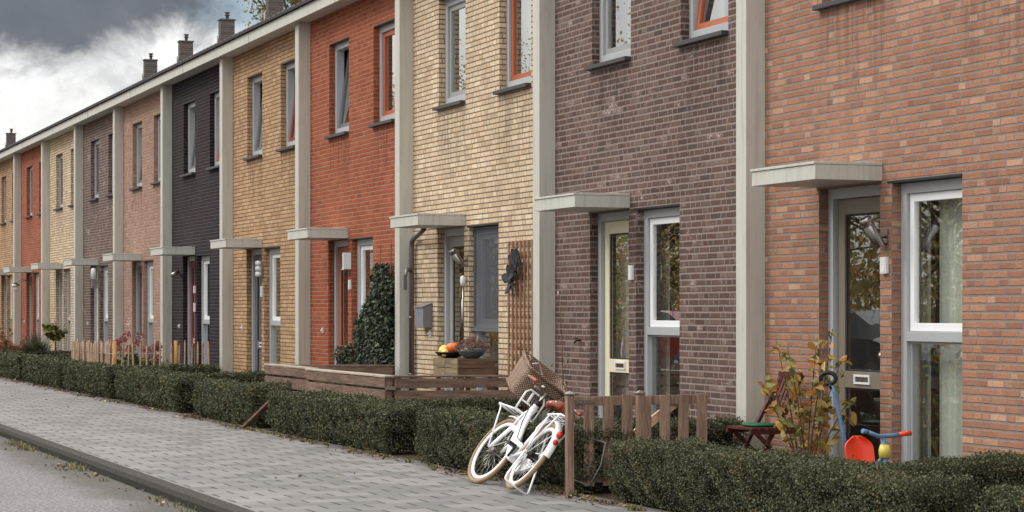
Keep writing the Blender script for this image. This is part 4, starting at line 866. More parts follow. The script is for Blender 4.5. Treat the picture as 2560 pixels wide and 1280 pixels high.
for s in (-1, 1):
    b.tube([(.45, s*.03, .29), (.3, s*.05, .31), (0, s*.07, .345)], .012, 8); b.tube([(.275, s*.02, .70), (.2, s*.055, .6), (0, s*.07, .345)], .010, 8)
bp('frame', b, M['bikewhite'])
b = MB(); b.add([(-.09, .05, .30), (-.05, .05, .42), (.42, .05, .40), (.56, .05, .33), (.53, .05, .22), (.44, .05, .18), (-.02, .05, .27)] + [(p[0], .075, p[2]) for p in [(-.09, 0, .30), (-.05, 0, .42), (.42, 0, .40), (.56, 0, .33), (.53, 0, .22), (.44, 0, .18), (-.02, 0, .27)]], [tuple(range(7)), tuple(range(13, 6, -1))] + [(i, i+7, (i+1) % 7+7, (i+1) % 7) for i in range(7)]); b.apply(lambda p: Vector((p.x, -p.y, p.z))); bp('chain_case', b, M['bikewhite'])
b = MB(); b.tube([(.27, 0, .74), (.235, 0, .86)], .014, 10); bp('seat_post', b, M['steel'])
# saddle
b = MB(); vs = []; prof = [(-.15, .015), (-.14, .075), (-.09, .112), (-.03, .105), (.03, .06), (.09, .034), (.14, .028), (.16, .01)]
for (x, w_) in prof:
    for j in range(9): t_ = -1+2*j/8; vs.append((.21+x, w_*t_, .915+.02*(1-abs(x)/.16) + .03*max(0, (-x-.03)/.12) - .055*abs(t_)**2.5))
for (x, w_) in prof:
    for j in range(9): t_ = -1+2*j/8; vs.append((.21+x, w_*t_*.9, .875 + .02*max(0, (-x-.03)/.12) - .03*abs(t_)**2.5))
K = len(prof); fs = [(i*9+j, (i+1)*9+j, (i+1)*9+j+1, i*9+j+1) for i in range(K-1) for j in range(8)]; fs += [(72+i*9+j, 72+i*9+j+1, 72+(i+1)*9+j+1, 72+(i+1)*9+j) for i in range(K-1) for j in range(8)]
fs += [(i*9, 72+i*9, 72+(i+1)*9, (i+1)*9) for i in range(K-1)] + [(i*9+8, (i+1)*9+8, 72+(i+1)*9+8, 72+i*9+8) for i in range(K-1)] + [(j, j+1, 73+j, 72+j) for j in range(8)] + [(63+j, 135+j, 136+j, 64+j) for j in range(8)]
b.add(vs, fs, 0, True); b.apply(lambda p: Vector((p.x+.06, p.y*1.08, p.z-.045))); sd = bp('saddle', b, M['saddle'])
b = MB()
for j in range(7): t_ = -1+2*j/6; b.lathe([(.008, 0), (.008, .004), (0, .006)], (.075, .1*t_, .93-.05*abs(t_)**2.5), 8, 0, (-.9, 0, .4))
b.apply(lambda p: Vector((p.x+.06, p.y*1.08, p.z-.045))); bp('rivets', b, M['whiteplastic'], sd)
b = MB()
for s in (-1, 1):
    b.tube([(.10+.012*math.cos(i*.9), s*.06+.02*math.cos(i*.9+1.57), .82+.0035*i) for i in range(16)], .005, 5); b.tube([(.1, s*.06, .82), (.24, s*.02, .83), (.34, 0, .875)], .006, 6)
b.apply(lambda p: Vector((p.x+.06, p.y, p.z-.045))); bp('springs', b, M['chainblack'], sd)
# fenders
def fender(c, a0, a1, sf, nm, R_=.362):
    b = MB(); N_ = 30; vs = []
    for i in range(N_+1):
        A_ = R(a0+(a1-a0)*i/N_)
        for y, dr in ((-.036, -.022), (-.030, -.004), (0, .006), (.030, -.004), (.036, -.022), (.03, -.012), (0, -.002), (-.03, -.012)): vs.append((c[0]+(R_+dr)*math.cos(A_), y, c[2]+(R_+dr)*math.sin(A_)))
    b.add(vs, [(i*8+j, i*8+(j+1) % 8, (i+1)*8+(j+1) % 8, (i+1)*8+j) for i in range(N_) for j in range(8)] + [tuple(range(8)), tuple(N_*8+j for j in range(8))[::-1]], 0, True)
    for s in (-1, 1): A_ = R(a1*.75+a0*.25); b.tube([(c[0], s*.06, c[2]), (c[0]+(R_-.01)*math.cos(A_), s*.034, c[2]+(R_-.01)*math.sin(A_))], .003, 5)
    return bp(nm, sf(b), M['bikewhite'])
rf_ = fender((0, 0, .345), 35, 178, idn, 'rear_fender'); fender((1.1, 0, .345), 78, 178, steer, 'front_fender')
# fork, front rack, basket
b = MB(); CR = HA+(HA-HT)*.18
b.tube([HA, CR], .03, 12); b.tube([CR+Vector((0, -.06, 0)), CR+Vector((0, .06, 0))], .02, 10)
for s in (-1, 1): b.tube([CR+Vector((0, s*.055, .01)), Vector((1.06, s*.06, .40)), Vector((1.1, s*.06, .345))], [.019, .017, .014], 10)
for s in (-1, 1): b.tube([HT+Vector((-.01, s*.02, -.01)), HT+Vector((.05, s*.04, -.1)), CR+Vector((0.03, s*.05, 0))], .01, 8)
bp('fork', steer(b), M['bikewhite'])
b = MB()
for s in (-1, 1): b.tube([(1.1, s*.075, .345), (1.27, s*.105, .72), (1.31, s*.11, .76)], .008, 8); b.tube([(1.34, s*.11, .76), (.98, s*.11, .745)], .009, 8)
for x in (1.335, 1.2, 1.08, .985): b.tube([(x, -.11, .755), (x, .11, .755)], .009 if x > 1.3 or x < 1 else .006, 8)
b.tube([(.985, -.11, .74), (.985, -.11, .93), (.985, -.08, .97), (.985, .08, .97), (.985, .11, .93), (.985, .11, .74)], .010, 8); b.tube([(.985, -.11, .85), (.985, .11, .85)], .008, 8)
b.tube([(.985, .04, .86), (.985, .04, .96)], .014, 8); b.tube([(.985, 0, .755), (.93, 0, .74)], .014, 8)
bp('front_rack', steer(b), M['bikewhite'])
b = MB(); z0, z1 = .90, 1.19; x0b, x1b, yb0 = 1.0, 1.30, .185; ring = []
def rrect(xa, xb, yy, z, r=.05, n_=5):
    out = []
    for cx_, cy_, a0 in ((xb-r, yy-r, 0), (xa+r, yy-r, 90), (xa+r, -yy+r, 180), (xb-r, -yy+r, 270)):
        for i in range(n_+1): A_ = R(a0+90*i/n_); out.append((cx_+r*math.cos(A_), cy_+r*math.sin(A_), z))
    return out
def skin(mb, rings, flip=False, mi=0):
    k = len(rings[0]); mb.add([p for r_ in rings for p in r_], [((i*k+j, i*k+(j+1) % k, (i+1)*k+(j+1) % k, (i+1)*k+j) if not flip else (i*k+j, (i+1)*k+j, (i+1)*k+(j+1) % k, i*k+(j+1) % k)) for i in range(len(rings)-1) for j in range(k)], mi, True)
o_ = [rrect(x0b-.03*t_, x1b+.04*t_, yb0+.045*t_, z0+(z1-z0)*t_) for t_ in (0, .33, .66, 1)]; i_ = [rrect(x0b-.03*t_+.014, x1b+.04*t_-.014, yb0+.045*t_-.014, z0+.012+(z1-z0-.012)*t_) for t_ in (1, .66, .33, 0)]
skin(b, o_+i_); K = len(o_[0]); b.add(o_[0], [tuple(range(K))[::-1]]); b.add(i_[-1], [tuple(range(K))])
BP = Matrix.Translation((1.15, 0, .98)) @ Matrix.Rotation(R(-24), 4, 'Y') @ Matrix.Translation((-1.11, 0, -.98))
b.apply(lambda p: BP @ p); bk = bp('basket', steer(b), M['wicker'])
b = MB(); rr_ = rrect(x0b-.03, x1b+.04, yb0+.045, z1); b.tube(rr_, .014, 8, closed=True); b.tube(rrect(x0b-.002, x1b+.002, yb0+.004, z0+.006), .011, 8, closed=True)
for s in (-1, 1): b.tube([(x1b-.1, s*(yb0+.04), z1), (x1b-.12, s*(yb0+.03), z1+.035), (x1b-.2, s*(yb0+.03), z1+.035), (x1b-.22, s*(yb0+.04), z1)], .008, 6)
b.apply(lambda p: BP @ p); bp('rim', steer(b), M['wicker'], bk)
b = MB(); b.tube([(1.0, .2, 1.17), (1.08, .12, 1.22), (1.12, 0, 1.16), (1.1, -.05, 1.05)], .006, 6); b.tube([(.95, .08, 1.0), (1.05, .05, 1.13), (1.1, -.08, 1.14)], .005, 6); bp('brake_cables', steer(b), M['whiteplastic'])
# handlebar
b = MB(); SB = HT-SA*.16; b.tube([HT-SA*.02, SB], .014, 10); b.lathe([(.034, 0), (.034, .035)], HT-SA*.03, 14, 1, -SA)
b.tube([Vector((.60, .27, .99)), Vector((.72, .29, 1.01)), Vector((.86, .22, 1.03)), SB+Vector((.03, .08, .01)), SB, SB+Vector((.03, -.08, .01)), Vector((.86, -.22, 1.03)), Vector((.72, -.29, 1.01)), Vector((.60, -.27, .99))], .011, 10)
hb = bp('handlebar', steer(b), [M['steel'], M['rubber']])
for s in (-1, 1):
    b = MB(); b.tube([Vector((.56, s*.265, .985)), Vector((.60, s*.27, .99)), Vector((.69, s*.287, 1.005))], [.016, .018, .017], 10); bp('grip', steer(b), M['saddle'], hb)
    b = MB(); b.tube([(.78, s*.25, 1.0), (.74, s*.24, .97), (.62, s*.25, .955)], .006, 6); b.tube([(.76, s*.26, 1.02), (.8, s*.25, 1.02)], .02, 8); bp('brake_lever', steer(b), M['chainblack'], hb)
b = MB(); b.lathe([(0, 0), (.03, .0), (.028, .018), (.0, .03)], SB+Vector((-.02, .06, .02)), 14); bp('bell', steer(b), M['steel'], hb)
# rear rack
b = MB(); RZ = .735
b.tube([(.12, -.07, RZ), (-.25, -.08, RZ), (-.3, -.05, RZ), (-.3, .05, RZ), (-.25, .08, RZ), (.12, .07, RZ), (.22, .02, RZ-.02)], .008, 8); b.tube([(.12, -.07, RZ), (.22, -.02, RZ-.02)], .008, 8)
for y in (-.03, .03): b.tube([(.12, y, RZ), (-.29, y, RZ)], .005, 6)
for x in (.1, 0, -.1, -.2): b.tube([(x, -.076, RZ), (x, .076, RZ)], .005, 6)
for s in (-1, 1): b.tube([(-.24, s*.08, RZ), (0, s*.085, .36)], .008, 8); b.tube([(.05, s*.075, RZ), (0, s*.085, .36)], .006, 8)
bp('rear_rack', b, M['bikewhite'])
b = MB(); b.box(-.285, -.17, -.065, .065, RZ+.006, RZ+.022); bp('rack_pad', b, M['rubber'])
b = MB(); b.lathe([(0, 0), (.026, 0), (.03, .02), (.022, .035), (0, .04)], (-.30, 0, .57), 14, 0, (-.8, 0, .5)); bp('tail_light', b, M['redlamp'], rf_)
b = MB(); b.lathe([(0, 0), (.024, 0), (.024, .012), (0, .016)], (-.335, 0, .50), 14, 0, (-.9, 0, .35)); bp('reflector', b, M['redlamp'], rf_)
# centre stand
b = MB(); b.tube([(0, .085, .345), (-.02, .09, .28), (-.10, .12, .09), (-.13, .12, .04), (-.135, .11, .03), (-.135, -.11, .03), (-.13, -.12, .04), (-.10, -.12, .09), (-.02, -.09, .28), (0, -.085, .345)], .0095, 10)
bp('kickstand', b, M['bikewhite'])
b = MB(); b.lathe([(.05, -.012), (.07, -.01), (.07, .01), (.05, .012)], (.45, -.05, .29), 20, 0, (0, 1, 0)); b.tube([(.45, -.06, .29), (.56, -.075, .21)], .012, 8, 0); b.tube([(.45, .06, .29), (.34, .08, .37)], .012, 8, 0)
b.box(.29, .39, .085, .165, .36, .385); b.box(.51, .61, -.165, -.08, .2, .222); bp('pedals', b, M['chainblack'])
b = MB(); b.tube([(.84, .03, .95), (.7, .10, .86), (.5, .12, .62), (.36, .11, .45), (.12, .09, .40)], .0055, 6); b.tube([(.85, -.03, .98), (.74, -.12, .9), (.6, -.1, .7), (.55, -.05, .5)], .005, 6); bp('cable', b, M['cable'])
b = MB(); cp = [(-16.05, 6.75, .45), (-15.75, 6.78, .42), (-15.66, 6.7, .25), (-15.78, 6.66, .09), (-16.05, 6.62, .12), (-16.3, 6.68, .2)]; b.tube(cp, .007, 6); o = obj('cable_lock', b, M['cable'], origin=(-16.0, 6.65, 0)); tag(o, 'thin grey cable lock looped around the bottom of the gate post', 'cable lock')
# ------------------------------------------------------------------ chair, tricycle
def folding_chair():
    t = thing('folding_chair', (-16.95, 8.72, 0), 'dark red-brown slatted folding chair facing the street under the autumn shrub', 'chair')
    cx, cy = -16.92, 8.76      # faces -y
    for sx in (-.21, .21):
        b = MB(); b.beam((cx+sx, cy-.20, .43), (cx+sx, cy+.26, .0), .028, .04, up=(1, 0, 0)); part('leg', b, M['chair'], t)
        b = MB(); b.beam((cx+sx*.88, cy-.24, .0), (cx+sx*.88, cy+.28, .90), .028, .04, up=(1, 0, 0)); part('leg', b, M['chair'], t)
    b = MB()
    for i in range(6): y = cy-.23+i*.075; b.box(cx-.23, cx+.23, y, y+.055, .435+.006*i*0, .455)
    b.box(cx-.235, cx-.21, cy-.24, cy+.2, .40, .434); b.box(cx+.21, cx+.235, cy-.24, cy+.2, .40, .434); part('seat', b, M['chair'], t)
    b = MB(); B0 = Vector((cx, cy+.13, .56)); B1 = Vector((cx, cy+.27, .90))
    for i in range(6): x = -.16+i*.064; b.beam(B0+Vector((x, 0, 0)), B1+Vector((x, 0, 0)), .04, .012, up=(0, 1, .4))
    b.beam(B0+Vector((-.2, -.01, .02)), B0+Vector((.2, -.01, .02)), .02, .04); b.beam(B1+Vector((-.2, -.01, 0)), B1+Vector((.2, -.01, 0)), .02, .045); part('backrest', b, M['chair'], t)
    c = thing('cushion', (cx, cy, .46), 'green cushion lying on the dark folding chair', 'cushion'); b = MB(); vs = []
    for j, (s, z) in enumerate(((.6, .457), (.72, .465), (.72, .474), (.62, .482))): vs += [(cx+.2*s*math.copysign(abs(math.cos(a))**.5, math.cos(a)), cy-.03+.19*s*math.copysign(abs(math.sin(a))**.5, math.sin(a)), z) for a in [2*math.pi*i/24 for i in range(24)]]
    b.add(vs, [(j*24+i, j*24+(i+1) % 24, (j+1)*24+(i+1) % 24, (j+1)*24+i) for j in range(3) for i in range(24)] + [tuple(range(24))[::-1], tuple(72+i for i in range(24))], 0, True); part('cover', b, M['green'], c)
folding_chair()
def tricycle():
    ox, oy = -14.95, 8.62
    t = thing('tricycle', (ox, oy, 0), 'child tricycle with red seat, blue frame and push handle behind the hedge', 'tricycle')
    P_ = lambda x, y, z: Vector((ox+x, oy+y, z))     # y- : street
    # front towards +x-ish, rear towards -x
    b = MB(); b.tube([P_(-.22, .0, .2), P_(.05, 0, .2), P_(.28, 0, .33)], .018, 10); b.tube([P_(.34, 0, .13), P_(.31, 0, .3), P_(.28, 0, .48)], .02, 10); b.tube([P_(-.24, -.19, .11), P_(-.24, .19, .11)], .014, 8); b.tube([P_(-.22, 0, .2), P_(-.24, 0, .11)], .018, 8); part('frame', b, M['tblue'], t)
    b = MB(); b.tube([P_(.30, -.15, .53), P_(.285, -.05, .495), P_(.285, .05, .495), P_(.30, .12, .505)], .0165, 10); h_ = part('handlebar', b, M['tblue'], t)
    b = MB(); b.tube([P_(.30, .12, .505), P_(.31, .22, .515)], [.018, .021], 10); part('grip', b, M['tred'], h_)
    b = MB(); b.tube([P_(.30, -.15, .53), P_(.31, -.2, .54)], [.018, .018], 10); part('grip', b, M['tblue'], h_)
    b = MB(); b.lathe([(.0, 0), (.042, .0), (.045, .06), (.034, .1), (0, .1)], P_(.295, 0, .33), 14); part('steering_collar', b, M['tyellow'], t)
    # bucket seat with tall rounded back
    b = MB(); vs = []; K = 12
    for th in (0, .022):
        for i in range(K+1):
            u = i/K; wd = .125*(1-.55*max(0, u-.55)**2/.2); z = .26+.215*u; x = -.10-.05*u
            for j in range(7): s = -1+j/3; vs.append(P_(x-th+ -.0+.05*abs(s)**2, s*wd*(1 if u < .8 else (1-(u-.8)*1.6)), z))
    n7 = 7*(K+1); fs = [(i*7+j, i*7+j+1, (i+1)*7+j+1, (i+1)*7+j) for i in range(K) for j in range(6)]; fs += [(n7+a, n7+d_, n7+c_, n7+b__) for a, b__, c_, d_ in fs]
    fs += [(K*7+j, K*7+j+1, n7+K*7+j+1, n7+K*7+j) for j in range(6)] + [(i*7, (i+1)*7, n7+(i+1)*7, n7+i*7) for i in range(K)] + [(i*7+6, n7+i*7+6, n7+(i+1)*7+6, (i+1)*7+6) for i in range(K)]
    b.add(vs, fs, 0, True); b.box(ox-.12, ox+.10, oy-.12, oy+.12, .245, .275); part('seat', b, M['tred'], t, bevel=.008)
    b = MB(); b.tube([P_(-.24, .0, .2), P_(-.27, -.04, .50), P_(-.30, -.10, .80), P_(-.31, -.12, .86)], .0155, 10); ph = part('push_handle', b, M['tblue'], t)
    b = MB(); c0 = P_(-.33, -.14, .92); b.tube([c0+Vector((.06*math.cos(a)*.6, .06*math.cos(a)*.8, .045*math.sin(a))) for a in [R(q) for q in range(-110, 230, 20)]], .017, 8); b.tube([P_(-.31, -.12, .84), c0+Vector((.01, .01, -.05))], .018, 8); part('grip', b, M['rubber'], ph)
    for nm, c, r in (('front_wheel', P_(.34, 0, .13), .13), ('rear_wheel', P_(-.24, -.2, .09), .09), ('rear_wheel', P_(-.24, .2, .09), .09)):
        b = MB(); b.lathe([(0, -.02), (r*.55, -.02), (r*.6, -.014), (r*.75, -.014), (r*.78, -.022), (r, -.018), (r, .018), (r*.78, .022), (r*.75, .014), (r*.6, .014), (r*.55, .02), (0, .02)], c, 20, 0, (0, 1, 0)); part(nm, b, M['rubber'] if nm == 'front_wheel' else M['tred'], t)
    b = MB(); b.box(ox+.32, ox+.36, oy-.13, oy-.06, .11, .14); b.box(ox+.32, ox+.36, oy+.06, oy+.13, .12, .15); part('pedals', b, M['tyellow'], t)
tricycle()
# ------------------------------------------------------------------ shrubs and plants
def shrub(name, base, stems, P, N, size, lm, label, k=6, ratio=.5, jit=.6, cat='shrub', nm2='foliage', stem_m='twig', droop=.3):
    t = thing(name, base, label, cat); b = MB()
    for pts, r in stems: b.tube(pts, r, 6)
    part('stems', b, M[stem_m], t); poly_mesh(nm2, leaves(P, N, size, k, ratio, jit, droop), k, [lm], t); return t
def twigs(base, n_, H_, spread, lean=1., clump=6, r0=.008, lo=.25, seed=1):
    r = random.Random(seed); stems = []; P = []; N = []
    for i in range(n_):
        a = r.uniform(0, 6.283); rad = spread*math.sqrt(r.random())*lean; h = H_*r.uniform(.6, 1.0)*(1-.45*rad/spread)
        b0 = Vector(base)+Vector((r.uniform(-.04, .04), r.uniform(-.04, .04), 0)); tp = Vector(base)+Vector((rad*math.cos(a), rad*math.sin(a), h)); md = (b0+tp)/2+Vector((rad*.1*math.cos(a+1), rad*.1*math.sin(a), h*.12))
        pts = [b0.lerp(md, q/3) if q < 3 else md.lerp(tp, (q-3)/3) for q in range(7)]; stems.append((pts, [r0*(1-.11*q) for q in range(7)]))
        for q in range(clump):
            t_ = lo+(1-lo)*((q+r.random())/clump); f = t_*6; j = min(5, int(f)); p = pts[j].lerp(pts[j+1], f-j)
            for w_ in range(3):
                d_ = Vector((r.gauss(0, 1), r.gauss(0, 1), r.gauss(.3, .6))).normalized(); P.append(p+d_*.035); N.append((d_.x*.4, d_.y*.4, .8))
    return stems, np.array([tuple(p) for p in P]), np.array(N)
st, P, N = twigs((-15.9, 8.62, 0), 13, 1.72, .42, 1., 7, .008, .3, 8); shrub('autumn_shrub', (-15.9, 8.62, 0), st, P, N, .10, M['autumn'], 'leggy shrub with yellow and orange autumn leaves left of the taupe door', 6, .42, .7)
# tall evergreen at the orange-red house
n_ = 11000; z = .04+2.03*rng.random(n_); u = rng.random(n_); wob_ = .07*np.sin(z*17)+.06*np.sin(z*7.3+1)
lf_ = np.interp(z, [0, .6, 1.0, 1.26, 1.53, 1.8, 2.07], [-29.5, -29.6, -29.68, -29.5, -29.1, -28.88, -28.62])+wob_; rt_ = np.interp(z, [0, 1.75, 1.95, 2.07], [-27.93, -27.97, -28.2, -28.5])
x = lf_+(rt_-lf_)*u; keep = (rng.random(n_) < .35+.65*(rt_-lf_)/1.75); dp = .04+.24*np.sqrt(np.clip(np.minimum(x-lf_, rt_-x+.15)/.35, 0, 1))*(1+.25*np.sin(x*9+z*6))
P = np.stack([x, 9.13-dp*np.where(rng.random(n_) < .7, rng.uniform(.8, 1.1, n_), rng.random(n_)), z], 1)[keep]; N = np.tile((.15, -1., .5), (len(P), 1))
n2 = 420; a2 = rng.random(n2)*6.283; r2_ = .15*np.sqrt(rng.random(n2)); P2 = np.stack([-30.0+r2_*np.cos(a2)*1.5, 8.9+r2_*np.sin(a2), .45+.5*rng.random(n2)], 1); N2 = np.stack([np.cos(a2), np.sin(a2), np.full(n2, .5)], 1)
shrub('evergreen_shrub', (-28.62, 9.05, 0), [([(-28.62, 9.05, 0), (-28.6, 9.03, 1.0), (-28.55, 9.05, 1.95)], [.03, .022, .008])] + [([(-28.6, 9.03, .3+.18*i), (-28.6+.45*math.cos(i*2.2), 9.03-.1*abs(math.sin(i*2.2)), .5+.2*i)], [.012, .004]) for i in range(7)] + [([(-30.0, 8.92, 0), (-30.0, 8.9, .85)], [.012, .005])],
      np.vstack([P, P2]), np.vstack([N, N2]), .072, M['laurel'], 'tall dark evergreen shrub against the orange-red wall', 6, .42, .7)
for x, tilt in ((-28.82, .02), (-28.32, -.01)):
    b = MB(); b.tube([(x, 8.95, 0), (x+tilt, 9.05, 2.36)], [.009, .007], 6); o = obj('bamboo_cane', b, M['twig'], origin=(x, 8.95, 0)); tag(o, 'thin cane sticking out of the top of the evergreen shrub, ' + ('left one' if x < -28.6 else 'right one'), 'cane', 'canes in the evergreen shrub')
# slender plants by the purple-brown wall
t = thing('flowering_stem', (-21.35, 8.72, 0), 'thin tall stem with one small pink flower by the purple-brown wall', 'plant'); b = MB(); pts = [(-21.32, 8.7, 0), (-21.3, 8.69, .6), (-21.28, 8.66, 1.2), (-21.30, 8.64, 1.62)]; b.tube(pts, [.007, .006, .004, .003], 5); part('stem', b, M['twig'], t)
P = np.array([(-21.3+rnd.uniform(-.1, .1), 8.68+rnd.uniform(-.1, .1), rnd.uniform(.35, .95)) for _ in range(60)]); poly_mesh('leaves', leaves(P, up(60), .06, 6, .35, .8), 6, [M['olive']], t)
b = MB(); 
for i in range(6): A_ = i*1.047; b.lathe([(0, 0), (.014, .004), (0, .008)], (-21.30+.014*math.cos(A_), 8.63, 1.63+.014*math.sin(A_)), 8, 0, (0, -1, .2))
part('flower', b, M['pink'], t)
t = thing('dry_stem', (-22.25, 8.6, 0), 'dry bare stem with seed heads in front of the grey pillar behind the basket', 'plant'); b = MB(); b.tube([(-22.2, 8.6, 0), (-22.15, 8.58, .6), (-22.2, 8.56, 1.1)], [.006, .005, .003], 5); part('stem', b, M['twig'], t); b = MB()
for i in range(8): b.lathe([(0, 0), (.01, .008), (0, .02)], (-22.2+rnd.uniform(-.03, .03), 8.56, .92+.025*i), 6, 0, (rnd.uniform(-1, 1), -.3, .5))
part('seed_heads', b, M['chainblack'], t)
st, P, N = twigs((-49.5, 7.95, .9), 14, .62, .32, 1., 9, .006, .2, 9); P[:, 2] -= .15
shrub('small_tree', (-49.5, 7.95, 0), st+[([(-49.5, 7.95, 0), (-49.48, 7.95, .5), (-49.5, 7.95, 1.0)], [.022, .018, .012])], P, N, .12, M['olive'], 'little tree with round olive and brown crown before the far cream house', 6, .5, .7, 'tree', 'crown', 'bark')
b = MB(); b.lathe([(.0, 0), (.13, 0), (.18, .22), (.19, .23), (.165, .23), (0, .2)], (-50.6, 7.7, .28), 20); o = obj('plant_pot', b, M['chainblack'], origin=(-50.6, 7.7, 0)); tag(o, 'dark round pot among the ground cover left of the paling fence', 'pot')
blades([(-52.0, 7.9, .25)], 900, .72, .42, M['grassd'], 'ornamental_grass', 'dark arching clump of ornamental grass near the left edge', .006, 'grass', None, 1.1)
st, P, N = twigs((-57.0, 8.0, 0), 30, 1.35, .85, 1., 9, .009, .3, 21); shrub('russet_bush', (-57.0, 8.0, 0), st, P, N, .085, M['redleaf'], 'open russet bush in front of the far orange-red house', 4, .5, .8)
st, P, N = twigs((-60.4, 7.9, 0), 26, 1.0, .8, 1., 9, .009, .3, 22); shrub('russet_bush', (-60.4, 7.9, 0), st, P, N, .09, M['redleaf'], 'russet bush at the very left edge below the ochre house', 4, .5, .8)
st, P, N = twigs((-40.9, 8.1, 0), 34, .92, .62, 1., 8, .008, .25, 33); t = shrub('hydrangea', (-40.9, 8.1, 0), st, P, N, .09, M['cover'], 'hydrangea bush with faded pink flower heads behind the paling fence', 6, .6, .7)
Pb = []; Nb = []
for i in range(26):
    a = rnd.uniform(0, 6.283); r_ = .6*math.sqrt(rnd.random()); c = (-40.9+r_*math.cos(a), 8.05+r_*math.sin(a), .62+.36*(1-(r_/.62)**2)+rnd.uniform(-.22, .05))
    for j in range(70): d_ = Vector((rnd.gauss(0, 1), rnd.gauss(0, 1), rnd.gauss(.2, .8))).normalized(); Pb.append(tuple(Vector(c)+d_*.075)); Nb.append(tuple(d_))
poly_mesh('flower_heads', leaves(np.array(Pb), np.array(Nb), .032, 4, .9, .3), 4, [M['hyd']], t)
n_ = 700; P = np.stack([-23.0+rng.random(n_)*5.5, 7.3+rng.random(n_)*.5, .25+rng.random(n_)*.25], 1)
# ------------------------------------------------------------------ trees
def tree(loc, H_, cr, ch, nclus, nleaf, ls, lm, label, seed, trunk=.16, spread=.5, group=None, cz=None):
    r = random.Random(seed); t = thing('tree', loc, label, 'tree', group); B = Vector(loc); b = MB(); cz = cz or H_-ch*.55
    top = B+Vector((r.uniform(-.3, .3), r.uniform(-.3, .3), H_*.8)); tp = [B+(top-B)*q/6+Vector((r.uniform(-.1, .1), r.uniform(-.1, .1), 0))*q/3 for q in range(7)]
    b.tube(tp, [trunk*(1.25 if q == 0 else 1-.13*q) for q in range(7)], 10); P = []; N = []
    for i in range(nclus):
        while True:
            v = Vector((r.uniform(-1, 1), r.uniform(-1, 1), r.uniform(-1, 1)))
            if .3 < v.length < 1: break
        c = B+Vector((v.x*cr, v.y*cr, cz+v.z*ch*.55)); f = min(.95, max(.3, (c.z-B.z)/H_*.75)); j = f*6; s0 = tp[int(j)].lerp(tp[min(6, int(j)+1)], j-int(j))
        md = s0.lerp(c, .5)+Vector((0, 0, -.15)); b.tube([s0, md, c], [trunk*.3, trunk*.18, trunk*.05], 6)
        sz = r.uniform(.55, 1.2)*cr*.27
        for q in range(3): e = c+Vector((r.gauss(0, 1), r.gauss(0, 1), r.gauss(0, .7)))*sz*.7; b.tube([md.lerp(c, .6), e], [trunk*.06, trunk*.02], 4)
        g = rng.normal(size=(nleaf, 3))*sz*np.array([.62, .62, .45]); P.append(np.array(c)+g); N.append(g/ (np.linalg.norm(g, axis=1)[:, None]+1e-6)+np.array([0, 0, .5]))
    part('trunk', b, M['bark'], t); poly_mesh('crown', leaves(np.vstack(P), np.vstack(N), ls, 4, .6, .9), 4, [lm], t); return t
tree((-78.4, 22.0, 0), 17.0, 2.1, 8.5, 90, 190, .13, M['olive'], 'thin yellowing tree rising behind the roofs beside the largest chimney', 3, .16, cz=12.9)
for i in range(8):
    x, y = -37-i*8.5-(i*i*.4), -9.0-(i*53 % 4)
    tree((x, y, 0), 9.5+(i*37 % 5)*1.0, 4.4, 9.5, 50, 260, .11, M['treeleaf'], 'autumn tree across the street, seen only mirrored in the windows', 40+i, .2, group='autumn trees mirrored in the windows', cz=5.2+(i % 3))
n_ = 45000; X = -20-rng.random(n_)*100; Yy = -14-rng.random(n_)*6; Z_ = rng.random(n_)**.9*(4.6+1.6*np.sin(X*.23)+1.1*np.sin(X*.71+2)); P = np.stack([X+.8*np.sin(Z_*2), Yy, Z_], 1)
N = np.tile((.1, 1., .4), (n_, 1)); o = poly_mesh('woodland', leaves(P, N, .24, 4, .6, .7), 4, [M['treeleaf']]); tag(o, 'brown autumn woodland edge across the street, seen only mirrored in the windows', 'woodland', None, 'stuff')
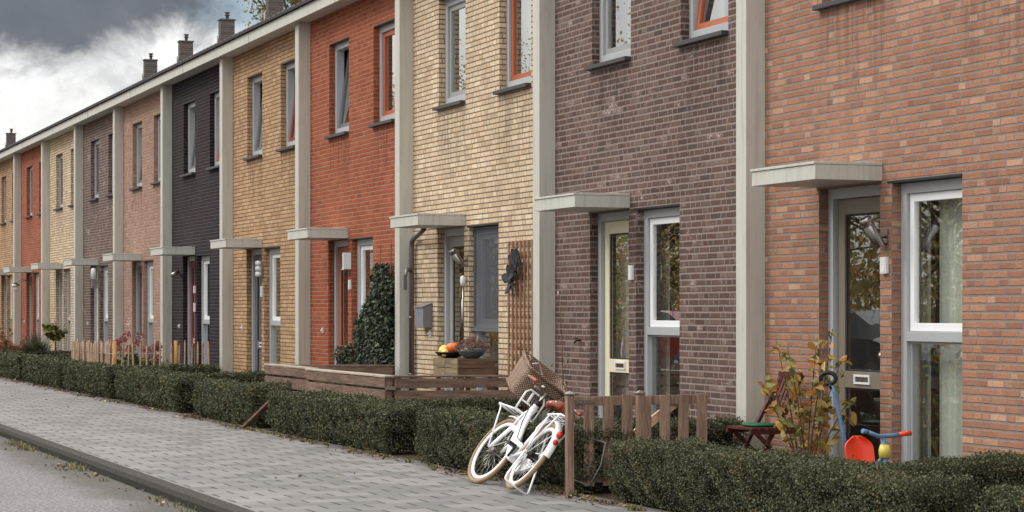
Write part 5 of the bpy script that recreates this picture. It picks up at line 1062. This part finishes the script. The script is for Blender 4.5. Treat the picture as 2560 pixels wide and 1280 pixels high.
# ------------------------------------------------------------------ parked cars across the street (mirrored in the glass)
def car(loc, paintm, label):
    t = thing('parked_car', loc, label, 'car', 'cars parked across the street'); X0, Y0_ = loc[0], loc[1]; b = MB(); g = MB()
    S = [(-2.1, .35, .55, .62, .70), (-2.0, .28, .72, .80, .78), (-1.75, .24, .9, 1.02, .84), (-1.3, .24, .95, 1.38, .86), (-.5, .24, .97, 1.47, .87), (.3, .24, .96, 1.44, .87), (.85, .24, .95, 1.22, .87), (1.25, .24, .93, .99, .86), (1.75, .26, .82, .86, .82), (2.05, .32, .66, .70, .72), (2.12, .40, .55, .58, .6)]
    vs = []
    for x, zl, zb, zt, w_ in S:
        rw = w_*.72 if zt-zb > .15 else w_*.9
        vs += [(X0+x, Y0_+s*yy, z) for s, yy, z in ((-1, w_*.9, zl), (-1, w_, zl+.2), (-1, w_*.97, zb), (-1, rw, zt-.03), (-1, rw*.8, zt), (1, rw*.8, zt), (1, rw, zt-.03), (1, w_*.97, zb), (1, w_, zl+.2), (1, w_*.9, zl))]
    K = 10; n_ = len(S)
    for i in range(n_-1):
        for j in range(K):
            gl = (2 <= i <= 6 and j in (2, 6)) or (i in (2, 6) and j in (3, 4, 5))
            b.add([vs[i*K+j], vs[i*K+(j+1) % K], vs[(i+1)*K+(j+1) % K], vs[(i+1)*K+j]], [(0, 1, 2, 3)], 1 if gl else 0, False)
    b.add(vs[:K], [tuple(range(K))], 0); b.add(vs[-K:], [tuple(range(K))[::-1]], 0)
    part('body', b, [M[paintm], M['rubber']], t)
    for x in (-1.32, 1.3):
        for s in (-1, 1):
            w_ = MB(); w_.lathe([(0, -.02), (.19, -.02), (.21, 0), (.31, 0), (.32, .02), (.32, .16), (.3, .18), (0, .18)], (X0+x, Y0_+s*.9, .31-.09), 24, 0, (0, -s, 0)); wo_ = part('wheel', w_, M['rubber'], t)
            w_ = MB(); w_.lathe([(0, -.03), (.18, -.028), (.2, -.01)], (X0+x, Y0_+s*.9, .31-.09), 20, 0, (0, -s, 0)); part('rim', w_, M['steel'], wo_)
    for x, m_ in ((2.08, 'whiteplastic'), (-2.06, 'redlamp')):
        for s in (-1, 1): w_ = MB(); w_.lathe([(0, -.02), (.07, 0), (.09, .05)], (X0+x, Y0_+s*.55, .62 if x > 0 else .72), 12, 0, (-x, 0, 0)); part('headlight' if x > 0 else 'tail_light', w_, M[m_], t)
car((-35.5, -2.1, -.0), 'cardark', 'dark grey car parked across the street, mirrored in the taupe door glass')
car((-43.5, -2.1, -.0), 'carred', 'red car parked across the street, mirrored in the lower pane of the purple-brown house')
